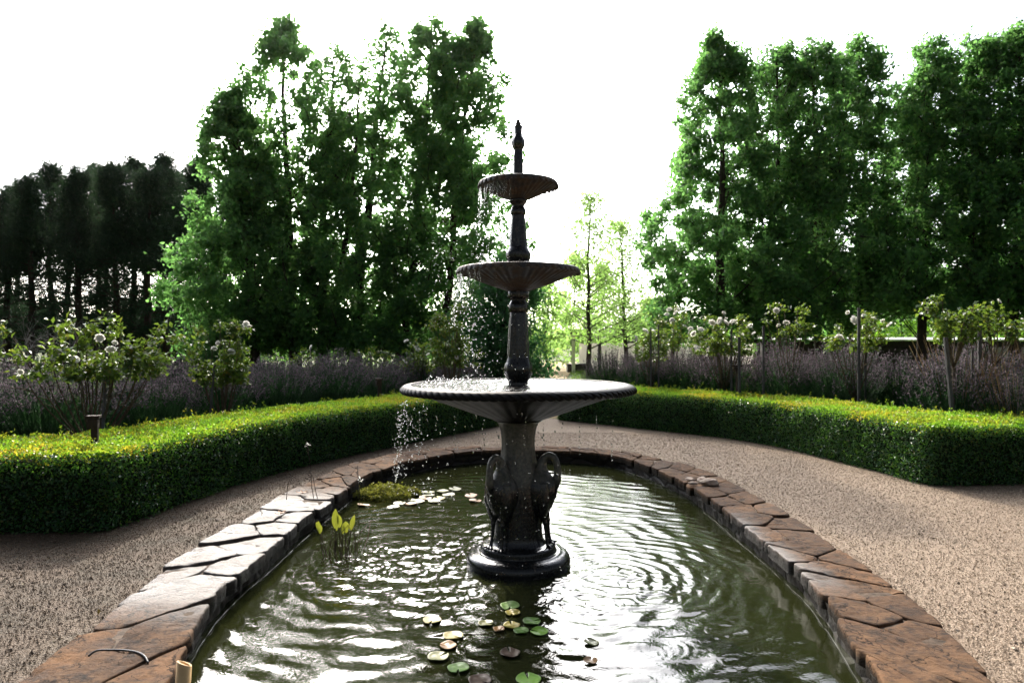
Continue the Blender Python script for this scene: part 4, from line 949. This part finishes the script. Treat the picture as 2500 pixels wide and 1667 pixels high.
T1(792,22.5,105,165,1.0,'broadleaf tree with thin hazy top under the glare',73,17000,topx=835,trunk=.19,top=.45,fork=1)
T1(862,22.5,60,165,1.0,'broadleaf tree with a thick straight trunk right of the glare',74,19000,topx=940,trunk=.2,top=.6)
T1(985,21.5,52,165,1.0,'broadleaf tree with slender trunk and full top, second from right of its group',75,23000,topx=1050,trunk=.14)
T1(1075,21,50,140,1.0,'broadleaf tree at the right end of its group, nearest the fountain',76,25000,topx=1130,trunk=.14)
G2='tall broadleaf trees in the row right of the fountain'
def T2(*a,**k): T1(*a,group=G2,**k)
T2(1752,20.5,80,152,1.4,'widest broadleaf tree at the left end of the right row',81,29000,trunk=.16)
T2(1860,21.5,130,150,1.8,'second broadleaf tree of the right row with a rounded dip',82,18000,trunk=.13,topx=1880)
T2(2010,21,98,160,2.0,'third broadleaf tree of the right row with a broad blunt top',83,21000,trunk=.14,topx=1985)
T2(2125,21.5,98,135,2.0,'fourth broadleaf tree of the right row with a narrow peak',84,17000,trunk=.13,topx=2140)
T2(2240,21,105,140,2.0,'fifth broadleaf tree of the right row, before the tallest two',85,18000,trunk=.14,topx=2290)
T2(2367,20.5,85,140,2.0,'sixth broadleaf tree of the right row with a high top',86,19000,trunk=.15,topx=2400)
T2(2474,20,75,140,2.0,'seventh broadleaf tree cut by the right edge of the picture',87,19000,trunk=.15)
T2(2590,20,90,120,2.0,'broadleaf tree of the right row standing beyond the picture edge',88,15000,trunk=.15)
# young slender trees in the gap
def Y(px,d,ytop,rpx,label,seed,n,tr=.06): 
    H=HCAM+(HY-ytop)*d/FPX
    grow('young_tree',((px-HX)*d/FPX,d),H,rpx*d/FPX,1.0,label,'young tree',M['young'],M['bark'],seed,n,.10,nbr=70,trunk=tr,asc=(.35,.85),sig=.20,group='slender young trees in the gap',prof=lambda u:(1-u)**.75*min(1,.6+u*2)+.08,sub=4,droop=.0)
Y(1441,24,470,170,'slender young tree with thin pale leaves, left one in the gap',91,5600,.085)
Y(1543,25,545,150,'slender young tree with thin pale leaves, right one in the gap',92,4600,.08)
# leafy undergrowth
def shrub(px,d,ytop,rpx,label,seed,n,m='broad_bright',lsz=.13,name='leafy_shrub',cat='shrub',group=None,hb=.3,**k):
    H=HCAM+(HY-ytop)*d/FPX
    return grow(name,((px-HX)*d/FPX,d),H,rpx*d/FPX,hb,label,cat,M[m],M['bark'],seed,n,lsz,nbr=26,trunk=.06,asc=(.3,1.1),sig=.24,group=group,sub=4,prof=lambda u:(1-u**2)**.6+.05,**k)
for k,(px,d,yt,rp,n) in enumerate([(590,30,795,80,3400),(690,31,785,85,3800),(810,31,790,80,3400),(930,30,785,85,3800),(1030,30,790,70,3000),(510,29,805,70,2800)]):
    shrub(px,d,yt,rp,'sunlit green shrub growing under the left trees',103+k,n,group='sunlit shrubs under the left trees')
for k,(px,d,yt,rp,n) in enumerate([(1840,34,700,95,4200),(1960,35,660,90,4600),(2090,35,640,95,5000),(2210,34,650,90,4600),(2330,34,690,90,4200),(2450,34,660,90,4200)]):
    shrub(px,d,yt,rp,'sunlit green shrub behind the trunks of the right row',121+k,n,group='sunlit shrubs behind the right row')
for k,(px,d,yt,rp,n) in enumerate([(1345,30,700,60,3000),(1400,34,640,85,5200),(1470,36,660,80,4800),(1620,33,740,80,4200)]):
    shrub(px,d,yt,rp,['yellow green shrub at the left of the gap beside the dark conifer','pale green spreading shrub under the left young tree','pale green spreading shrub between the two young trees','green shrub behind the barn roof right of the young trees'][k],140+k,n,'young',.15)
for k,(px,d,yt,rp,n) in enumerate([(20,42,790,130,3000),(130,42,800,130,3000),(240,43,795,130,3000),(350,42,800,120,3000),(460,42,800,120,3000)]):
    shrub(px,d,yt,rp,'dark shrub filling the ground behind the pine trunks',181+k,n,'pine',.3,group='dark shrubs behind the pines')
# dark clipped-looking conifer behind the fountain
def conifer():
    d=15.5; H=HCAM+(HY-640)*d/FPX
    grow('conifer',((1248-HX)*d/FPX,d),H,135*d/FPX,.1,'dense dark green conifer bush right behind the fountain shaft','conifer',M['cone'],M['bark'],151,26000,.075,nbr=90,trunk=.07,asc=(.1,.6),sig=.13,sub=5,prof=lambda u:(1-u)**.55*.95+.05,droop=.1)
conifer()
# pines on the left
def pine(px,d,ytop,label,seed):
    H=HCAM+(HY-ytop)*d/FPX
    rng=np.random.default_rng(seed); root=empty('pine_tree',((px-HX)*d/FPX,d,0),label,'pine tree','row of dark pines at the left')
    wood=MB(); z=np.linspace(0,H,10); w=np.cumsum(rng.normal(0,.05,(10,2)),0); path=np.column_stack((w,z)); tube(wood,path,.17*(1-z/H)**.8+.02,7)
    P_=[];A=[]
    for b in range(84):
        u=rng.uniform(.10,1)**.85; zz=H*u; st=np.array((np.interp(zz,z,w[:,0]),np.interp(zz,z,w[:,1]),zz))
        dead=u<.55 and rng.uniform()<.5
        L=(1.42*(1-u)**.6+.22)*rng.uniform(.6,1.1); a=2.4*b; el=rng.uniform(-.1,.5)+.7*(u>.85); dd=np.array((math.cos(a)*math.cos(el),math.sin(a)*math.cos(el),math.sin(el))); e=st+dd*L; mdl=(st+e)/2-np.array((0,0,.10*L)); tube(wood,[st,mdl,e],[.035,.022,.008],4,cap=False)
        if dead: continue
        for q in range(int(5+4*(u>.5))):
            c=mdl+(e-mdl)*rng.uniform(-.3,1.05)+rng.normal(0,.20,3); n=rng.integers(26,44); P_.append(np.repeat(c[None],n,0)+rng.normal(0,.12,(n,3))); A.append(unit(rng.normal(0,1,(n,3))+np.array((0,0,.5))))
    f=MB(); P_=np.concatenate(P_); leaves(f,P_,.26,.035,rng,np.concatenate(A),None,.4,fold=.1)
    wood.build('trunk',M['pinebark'],root); f.build('crown',M['pine'],root)
pt=[(45,37,480),(156,37,455),(255,38,440),(345,38,440),(432,38,430),(-60,31,520),(15,32,462),(70,31,455),(128,33,418),(185,31,436),(232,34,408),(278,31,420),(322,33,402),(362,31,432),(408,32,388),(455,34,410),(500,35,425),(545,36,470),(-110,31,500)]
for k,(px,d,yt) in enumerate(pt): pine(px,d,yt,'dark pine tree with bare lower trunk in the row at the left',160+k)
# bare grey shrub
def bare():
    rng=np.random.default_rng(5); p=at(130,830,10.5); root=empty('bare_shrub',(p[0],10.5,0),'leafless grey shrub in front of the dark pines','bare shrub'); mb=MB()
    def br(s,d,L,r,dep):
        pts=[s]
        for _ in range(3): d=unit(d+rng.normal(0,.16,3)); pts.append(pts[-1]+d*L/3)
        tube(mb,pts,np.linspace(r,r*.55,4),4,cap=False)
        if dep<4:
            for q in range(3): br(pts[rng.integers(1,4)],unit(d+rng.normal(0,.55,3)+np.array((0,0,.15))),L*.68,r*.6,dep+1)
    for q in range(6): br(np.array((0,0,.1)),unit(np.array((rng.normal(0,.5),rng.normal(0,.4),1.0))),.85,.012,0)
    mb.build('branches',M['greytwig'],root)
bare()
# far woods close the horizon
def woods():
    rng=np.random.default_rng(9); f=MB(); n=45000
    a=rng.uniform(-1.05,1.05,n); d=rng.uniform(120,150,n); x=np.sin(a)*d; y=np.cos(a)*d
    top=3.4+2.2*np.array([mnoise.noise((q*9,2.0,0)) for q in a])+1.2*np.array([mnoise.noise((q*31,5.0,0)) for q in a]); z=top*rng.uniform(0,1,n)**.7
    leaves(f,np.column_stack((x,y,z)),.95,.7,rng); tag(f.build('distant_woods',M['broad_bright']),'low band of far trees closing the horizon','woodland',kind='stuff')
woods()
# rough grass around the beds and under the trees
def tufts():
    rng=np.random.default_rng(19); n=60000; x=rng.uniform(-14,16,n); y=rng.uniform(13.2,34,n); ok=~((x>-.2+(y-12)*.02)&(x<1.0+(y-12)*.09)); x,y=x[ok],y[ok]; n=len(x); f=MB()
    leaves(f,np.column_stack((x,y,np.zeros(n))),.16,.014,rng,np.tile((0,0,1.2),(n,1)),None,.5,fold=.1); tag(f.build('rough_grass',M['grassblade']),'rough grass growing under the trees beyond the beds','grass',kind='stuff')
tufts()

# ------------------------------------------------------------------ buildings
def shed_pale():
    d=29.0; x0,x1=(1392-HX)*d/FPX,(1850-HX)*d/FPX; root=empty('pale_shed',((x0+x1)/2,d,0),'long low pale walled shed with dark beam behind the right lavender','shed'); o=np.array(((x0+x1)/2,d,0))
    W=x1-x0; zt=HCAM+(HY-819)*d/FPX
    mb=MB(); box(mb,(.25,.75,.62),(W-.4,.012,1.24)); mb.build('wall',M['sheet'],root,False)
    mb=MB(); box(mb,(0,.16,zt-.03),(W+.2,1.0,.05)); r=mb.build('roof',M['paleroof'],root,False); r.rotation_euler.x=.0  # roof kept shallow so sun reaches the back of the wall
    mb=MB(); box(mb,(W*.24,-.2,zt-.19),(W*.50,.10,.26)); mb.build('beam',M['darktimber'],root,False)
    for k,px in enumerate((1399,1462,1552,1640,1750,1846)):
        mb=MB(); box(mb,((px-HX)*d/FPX-o[0],-.22,(zt-.06)/2),(.13,.13,zt-.06)); mb.build('post',M['whitewall' if k==0 else 'darktimber'],root,False)
    mb=MB(); box(mb,((1412-HX)*d/FPX-o[0],.4,.18),(.9,.7,.36)); mb.build('trough',M['darktimber'],root,False)
shed_pale()
def barn():
    d=52.0; c=(1582-HX)*d/FPX; root=empty('barn',(c,d,0),'distant barn with grey green gable roof seen between the young trees','barn')
    hw=3.3; ze=2.2; zp=HCAM+(HY-754)*d/FPX; mb=MB(); box(mb,(0,4,ze/2),(2*hw-.5,8,ze)); mb.build('wall',M['darktimber'],root,False)
    mb=MB(); v=[(-hw,0,ze),(0,0,zp),(hw,0,ze),(-hw,8,ze),(0,8,zp),(hw,8,ze)]; v2=[(x,y,z-.12) for x,y,z in v]
    mb.add(v+v2,[(0,1,4,3),(1,2,5,4),(6,9,10,7),(7,10,11,8),(0,6,7,1),(1,7,8,2)]); mb.build('roof',M['barnroof'],root,False)
    mb=MB(); mb.add([(-hw+.4,.05,ze),(0,.05,zp-.2),(hw-.4,.05,ze)],[(0,2,1)]); mb.build('gable',M['darktimber'],root,False)
barn()
def shed_long():
    d=24.5; x0,x1=(1930-HX)*d/FPX,(2560-HX)*d/FPX; cx=(x0+x1)/2; W=x1-x0; root=empty('long_shed',(cx,d,0),'long low dark shed with pale roof and corrugated panels at right','shed'); zt=1.33
    mb=MB(); box(mb,(0,1.5,zt/2),(W,3,zt)); mb.build('wall',M['darktimber'],root,False)
    mb=MB(); v=[(-W/2-.2,-.35,zt+.01),(W/2+.2,-.35,zt+.01),(W/2+.2,3.2,zt+.10),(-W/2-.2,3.2,zt+.10)]; v2=[(x,y,z+.05) for x,y,z in v]; mb.add(v+v2,[(0,3,2,1),(4,5,6,7),(0,1,5,4),(1,2,6,5),(2,3,7,6),(3,0,4,7)]); mb.build('roof',M['paleroof'],root,False)
    for px0,px1 in((2412,2457),(2464,2485),(2492,2540)):
        a,b=(px0-HX)*d/FPX-cx,(px1-HX)*d/FPX-cx; n=int((b-a)/.02); xs=np.linspace(a,b,n); mb=MB(); v=np.concatenate((np.column_stack((xs,-.06+.012*np.sin(xs*80),np.full(n,.05))),np.column_stack((xs,-.06+.012*np.sin(xs*80),np.full(n,zt-.22))))); j=np.arange(n-1); mb.add(v,np.stack((j,j+1,j+1+n,j+n),-1)); o=mb.build('corrugated_panel',M['corr'],root); md=o.modifiers.new('s','SOLIDIFY'); md.thickness=.01
shed_long()

# ------------------------------------------------------------------ pond plants and small things
def lily(px,py,rpx,m,label,group=None,tilt=0.0):
    rng=np.random.default_rng(int(px*7+py)); p=on(px,py,ZW+.004); r=rpx*p[1]/FPX; n=30; a0=rng.uniform(0,6.28); a=a0+np.linspace(.16,2*np.pi-.16,n); vs=[(0,0,0)]
    for q,zz in((.5,.001),(.88,.002),(1.0,.005)):
        for k in a: vs.append((r*q*math.cos(k)*(1+.02*math.sin(5*k)),r*q*math.sin(k)*(1+.02*math.sin(5*k)),zz+.0022*math.sin(3*k+a0)*q))
    mb=MB(); mb.add(vs,[(0,1+i,2+i) for i in range(n-1)]); f=[]
    for g in range(2):
        b=1+g*n; f+=[(b+i,b+n+i,b+n+i+1,b+i+1) for i in range(n-1)]
    mb.f.append(np.array(f)); mb.m.append(np.zeros(len(f),dtype=np.int32))
    o=mb.build('lily_pad',M[m]); md=o.modifiers.new('s','SOLIDIFY'); md.thickness=.003; md.offset=-1
    o.location=(p[0],p[1],ZW+.006); o.rotation_euler=(tilt*rng.normal(),tilt*rng.normal(),0); return tag(o,label,'lily pad',group)
gf='lily pads in front of the fountain'
for px,py,rp,m,l in [(1245,1479,23,'pad_green','green lily pad at the tip of the front cluster, nearest the plinth'),(1252,1496,18,'pad_yellow','small yellow lily pad just below the tip of the front cluster'),(1298,1517,21,'pad_green','dark green lily pad on the right of the front cluster'),(1249,1527,20,'pad_yellow','larger yellow lily pad in the middle of the front cluster'),(1218,1536,13,'pad_orange','small rusty lily pad touching the larger yellow one'),(1272,1540,18,'pad_green','half sunk green lily pad between yellow and bright green ones'),(1317,1542,22,'pad_bright','bright green lily pad at the right end of the front cluster'),(1055,1514,22,'pad_yellow','yellow edged lily pad alone at the upper left in front'),(1106,1552,24,'pad_yellow','yellow lily pad with a pale edge left of the cluster'),(1094,1576,20,'pad_orange','orange lily pad just below the pale edged yellow one'),(1186,1522,18,'pad_olive','olive lily pad left of the front cluster'),(1070,1603,26,'pad_olive','olive lily pad with a glossy rim at the lower left'),(1119,1631,26,'pad_green','green lily pad with a notch, lowest on the left'),(1290,1659,30,'pad_bright','bright green lily pad cut by the bottom edge'),(1172,1661,28,'pad_brown','reddish brown lily pad at the bottom edge'),(1245,1594,24,'pad_brown','dark brown sunken lily pad under the front cluster'),(1442,1613,16,'pad_orange','pale orange lily pad alone on the bright reflection'),(1444,1568,18,'pad_olive','pale olive lily pad above the lone orange one'),]:
    lily(px,py,rp,m,l,gf,.03)
gb='lily pads beside the moss clump'
for px,py,m in [(1046,1202,'pad_olive'),(1081,1199,'pad_olive'),(1011,1208,'pad_olive'),(1046,1210,'pad_olive'),(1111,1194,'pad_olive'),(1095,1208,'pad_olive'),(1000,1221,'pad_olive'),(975,1229,'pad_olive'),(1022,1224,'pad_olive'),(1060,1223,'pad_olive'),(960,1238,'pad_olive')]:
    lily(px,py,15,m,'pale lily pad afloat beside the moss clump at the rear left',gb,.05)
for px,py,m,l in [(1038,1216,'pad_orange','orange lily pad in the middle of the rear left pads'),(1003,1230,'pad_orange','orange lily pad at the lower left of the rear pads'),(1072,1217,'pad_yellow','yellow lily pad in the middle of the rear left pads'),(1150,1210,'pad_orange','orange brown lily pad nearest the heron column'),(1160,1222,'pad_orange','rusty lily pad just below the one nearest the column'),(888,1233,'pad_orange','bright orange lily pad under the moss clump')]:
    lily(px,py,15,m,l,'coloured lily pads at the rear left',.05)
def moss():
    rng=np.random.default_rng(8); c=on(945,1212,ZW); root=empty('moss_clump',(c[0],c[1],ZW),'yellow green moss clump floating by the left pond wall','moss'); f=MB(); n=5200; a=rng.uniform(0,6.28,n); r=rng.uniform(0,1,n)**.5
    x=.27*r*np.cos(a)+.03*np.sin(5*a); y=.20*r*np.sin(a); z=.060*(1-r**2)**.6*(1+.9*np.array([mnoise.noise((q*22,w*22,0)) for q,w in zip(x,y)]))+rng.gamma(2,.005,n)
    leaves(f,np.column_stack((x,y,z)),.021,.013,rng,np.tile((0,0,.8),(n,1)),None,.8); f.build('foliage',M['moss'],root)
moss()
def waterplant():
    rng=np.random.default_rng(12); c=on(825,1352,ZW); root=empty('water_plant',(c[0],c[1],ZW),'clump of upright yellow green water plant leaves by the left wall','water plant'); st=MB(); sc=c[1]/FPX
    def blade(bx,tipx,tipy,L,w):
        base=np.array(((bx-825)*sc,rng.uniform(-.08,.08),-.05)); tip=np.array(((tipx-825)*sc,base[1]+rng.uniform(-.05,.05),(1352-tipy)*sc)); d=unit(tip-base); b=tip-d*L
        tube(st,[base,(base+b)/2+rng.normal(0,.006,3),b],[.004,.004,.003],5,cap=False)
        mb=MB(); vs=[]; s=unit(np.cross(d,(rng.normal(0,.3),1,0))); nn=np.cross(s,d); nu=9
        for u in np.linspace(0,1,nu):
            ww=w*math.sin(math.pi*min(1,.05+u*.95))**.8
            for q in(-1,-.5,0,.5,1): vs.append(b+d*L*u+s*ww*q+nn*(abs(q)*ww*.45-.02*u*u))
        idx=np.arange(nu*5).reshape(nu,5); mb.add(np.array(vs),np.stack((idx[:-1,:-1],idx[:-1,1:],idx[1:,1:],idx[1:,:-1]),-1).reshape(-1,4)); mb.build('leaf',M['blade'],root)
    for q in[(822,818,1241,.125,.022),(828,829,1250,.10,.018),(800,785,1262,.085,.021),(845,852,1262,.085,.021),(850,866,1252,.10,.016),(812,817,1275,.07,.014),(838,842,1272,.07,.014),(806,778,1268,.06,.012)]: blade(*q)
    for k in range(14):
        b=np.array((rng.uniform(-.10,.14),rng.uniform(-.1,.1),-.05)); tube(st,[b,b+np.array((rng.normal(0,.03),0,.14)),b+np.array((rng.normal(0,.06),0,rng.uniform(.16,.27)))],[.0035,.003,.0018],4,cap=False)
    st.build('stems',M['cane'],root)
waterplant()
def drystems():
    p=on(775,1262,ZW); root=empty('dry_flower_stems',(p[0],p[1],ZW),'thin dark dry flower stems leaning up beside the left wall','dry stems'); sc=p[1]/FPX; mb=MB(); rng=np.random.default_rng(2)
    for pts in([(775,1262),(762,1190),(757,1140),(752,1085)],[(778,1235),(770,1200),(765,1165),(755,1150)],[(876,1250),(876,1200),(875,1165),(873,1140)],[(700,1228),(704,1185),(710,1160)],[(792,1340),(772,1290),(762,1235)]):
        v=[((x-775)*sc,rng.uniform(-.02,.02),(1262-y)*sc) for x,y in pts]; mb=MB(); tube(mb,v,np.linspace(.0035,.002,len(v)),4)
        e=np.array(v[-1])
        for k in range(6): tube(mb,[e-np.array((0,0,.015*k)),e-np.array((0,0,.015*k))+np.array((rng.normal(0,.014),rng.normal(0,.01),.012))],[.0022,.0035],4)
        mb.build('stem',M['post'],root)
    f=MB(); e=on(751,1086,ZW); rr=np.random.default_rng(3); q=np.array(((752-775)*sc,0,(1262-1086)*sc)); leaves(f,q+rr.normal(0,.007,(10,3)),.016,.012,rr); q=np.array(((880-775)*sc,0,(1262-1172)*sc)); leaves(f,q+rr.normal(0,.008,(12,3)),.02,.014,rr); f.build('flower',M['petal'],root)
drystems()
def small():
    # bamboo spout
    p=at(432,1618,2.42); mb=MB(); n=20; a=np.linspace(0,2*np.pi,n,endpoint=False); ro,ri=.0255,.020; H=p[2]+.25; root=empty('bamboo_spout',(p[0],p[1],-.25),'cut tan bamboo pipe standing at the bottom left inside the wall','pipe')
    top=H+.012*np.cos(a+2.3); prof=[(ro,np.zeros(n)),(ro,top*.5),(ro,top),(ri,top),(ri,top-.1)]
    v=np.concatenate([np.column_stack((r*np.cos(a),r*np.sin(a),z)) for r,z in prof]); i=np.arange(4)[:,None]*n; j=np.arange(n)[None]; j2=(j+1)%n; mb.add(v,np.stack((i+j,i+j2,i+n+j2,i+n+j),-1).reshape(-1,4)); mb.build('tube',M['bamboo'],root); root.rotation_euler=(0,.06,0)
    # hose
    pts=np.array([on(x,y,ZC+.018) for x,y in[(215,1590),(235,1584),(270,1582),(305,1583),(335,1588),(352,1597),(362,1606)]]); pts[0,2]-=.012; pts[-1,2]-=.012; pts[:,2]-=.006
    mb=MB(); tube(mb,smooth_prof(pts,5),.0042,8); o=mb.build('black_hose',M['rubber']); tag(o,'thin black hose lying across the near left coping stones','hose')
    # loose rocks on the right coping
    for k,(px,py,r,l) in enumerate([(1734,1184,.062,'largest loose half round rock on the right coping'),(1714,1176,.045,'loose broken rock left of the largest on the right coping'),(1685,1174,.035,'loose pale rock chip at the pond side of the right coping'),(1692,1183,.03,'smallest loose rock chip on the right coping')]):
        p=on(px,py,ZC); bm=bmesh.new(); bmesh.ops.create_icosphere(bm,subdivisions=3,radius=r)
        for v in bm.verts:
            q=v.co.normalized(); f=1+.28*mnoise.noise(q*1.4+Vector((k*5,0,0)))+.10*mnoise.noise(q*4+Vector((k,3,0))); v.co=Vector((v.co.x*f*1.3,v.co.y*f*.9,max(v.co.z*f*.62,-r*.25)))
        me=bpy.data.meshes.new('loose_rock'); bm.to_mesh(me); bm.free(); me.materials.append(M['rock']); o=bpy.data.objects.new('loose_rock',me); COL.objects.link(o); o.location=(p[0],p[1],ZC+r*.25+.004); o.rotation_euler.z=k; tag(o,l,'rock')
    # fallen leaves on the left coping
    for k,(px,py,l) in enumerate([(684,1255,'small brown dry leaf on the wet left coping'),(738,1205,'reddish dry leaf farther along the left coping')]):
        p=on(px,py,ZC+.014); mb=MB(); rng=np.random.default_rng(k+70); n=5
        for q in range(n):
            a=q*1.05-2.1+k; vs=[]
            for u in np.linspace(0,1,5):
                for w in(-1,0,1): vs.append((.05*u*math.cos(a)-w*.011*math.sin(math.pi*(.1+.85*u))*math.sin(a),.05*u*math.sin(a)+w*.011*math.sin(math.pi*(.1+.85*u))*math.cos(a),.004+.012*u*u+.004*abs(w)))
            idx=np.arange(15).reshape(5,3); mb.add(vs,np.stack((idx[:-1,:-1],idx[:-1,1:],idx[1:,1:],idx[1:,:-1]),-1).reshape(-1,4))
        o=mb.build('dry_leaf',M['deadleaf']); o.location=p; tag(o,l,'dry leaf')
small()

def haze():  # thin volume added to imitate the veil of sun flare
    mb=MB(); x,y0,y1,z0,z1=75,-8,170,-1.2,14.5; v=[(a,b,c) for a in(-x,x) for b in(y0,y1) for c in(z0,z1)]; v=[(a*(1 if b<0 else 2.2),b,c) for a,b,c in v]
    mb.add(v,[(0,1,3,2),(4,6,7,5),(0,4,5,1),(2,3,7,6),(0,2,6,4),(1,5,7,3)]); m,nt,out=mat('added_glare_haze'); p=nt.nodes.new('ShaderNodeVolumePrincipled'); p.inputs['Color'].default_value=(.95,.95,.95,1); p.inputs['Density'].default_value=HAZE; p.inputs['Anisotropy'].default_value=.93; nt.links.new(p.outputs[0],out.inputs['Volume'])
    tag(mb.build('haze',m,smooth=False),'thin haze added to imitate sun glare before the far trees','haze',kind='stuff')
HAZE=.00005
if HAZE: haze()

# ------------------------------------------------------------------ light, sky, camera
EL,AZ=R(34),R(-13.5)
w=bpy.data.worlds.new('World'); S.world=w; w.use_nodes=True; nt=w.node_tree; bg=nt.nodes['Background']
sky=nt.nodes.new('ShaderNodeTexSky'); sky.sky_type='NISHITA'; sky.sun_disc=False; sky.sun_elevation=EL; sky.sun_rotation=AZ; sky.dust_density=2.5; sky.air_density=1.0; sky.ozone_density=1.0; sky.altitude=100
# thin bright overcast veil: most of the sky's colour is washed out
bw=nt.nodes.new('ShaderNodeRGBToBW'); nt.links.new(sky.outputs[0],bw.inputs[0])
veil=mixc(nt,.62,sky.outputs[0],bw.outputs[0])
# the veil scatters sunlight forward: it is many times brighter round the sun than behind the viewer
gen=nt.nodes.new('ShaderNodeTexCoord'); dt=nt.nodes.new('ShaderNodeVectorMath'); dt.operation='DOT_PRODUCT'; nt.links.new(gen.outputs['Generated'],dt.inputs[0])
dt.inputs[1].default_value=(math.sin(AZ)*math.cos(EL),math.cos(AZ)*math.cos(EL),math.sin(EL))
glow=math_(nt,'ADD',.75,math_(nt,'MULTIPLY',math_(nt,'POWER',math_(nt,'MAXIMUM',dt.outputs['Value'],0.0),4.0),10.5))
cl=math_(nt,'ADD',.8,math_(nt,'MULTIPLY',noise(nt,gen.outputs['Generated'],3.0,6,.6,.8),.4))
vs_=nt.nodes.new('ShaderNodeVectorMath'); vs_.operation='SCALE'; nt.links.new(veil,vs_.inputs[0]); nt.links.new(math_(nt,'MULTIPLY',glow,cl),vs_.inputs['Scale'])
nt.links.new(vs_.outputs[0],bg.inputs[0]); bg.inputs[1].default_value=.12
sl=bpy.data.lights.new('sun','SUN'); sl.energy=4.2; sl.angle=R(.6); sl.color=(1,.90,.76); so=bpy.data.objects.new('sun',sl); COL.objects.link(so)
d=Vector((math.sin(AZ)*math.cos(EL),math.cos(AZ)*math.cos(EL),math.sin(EL))); so.rotation_euler=d.to_track_quat('Z','Y').to_euler(); so.location=d*60
cam=bpy.data.cameras.new('camera'); co=bpy.data.objects.new('camera',cam); COL.objects.link(co); S.camera=co
co.location=(0,0,HCAM); co.rotation_euler=(R(90),0,0); cam.lens=24.0; cam.sensor_width=36.0; cam.clip_end=2000; cam.clip_start=.05
cam.dof.use_dof=True; cam.dof.focus_distance=4.15; cam.dof.aperture_fstop=3.6
S.view_settings.view_transform='Standard'; S.view_settings.look='None'; S.view_settings.exposure=.32; S.view_settings.gamma=1.0; S.view_settings.use_curve_mapping=False
cy=S.cycles; cy.use_denoising=True; cy.max_bounces=8; cy.diffuse_bounces=3; cy.glossy_bounces=4; cy.transmission_bounces=6; cy.transparent_max_bounces=8; cy.sample_clamp_indirect=8.0; cy.caustics_reflective=False; cy.caustics_refractive=False
cy.use_adaptive_sampling=True; cy.adaptive_threshold=.015
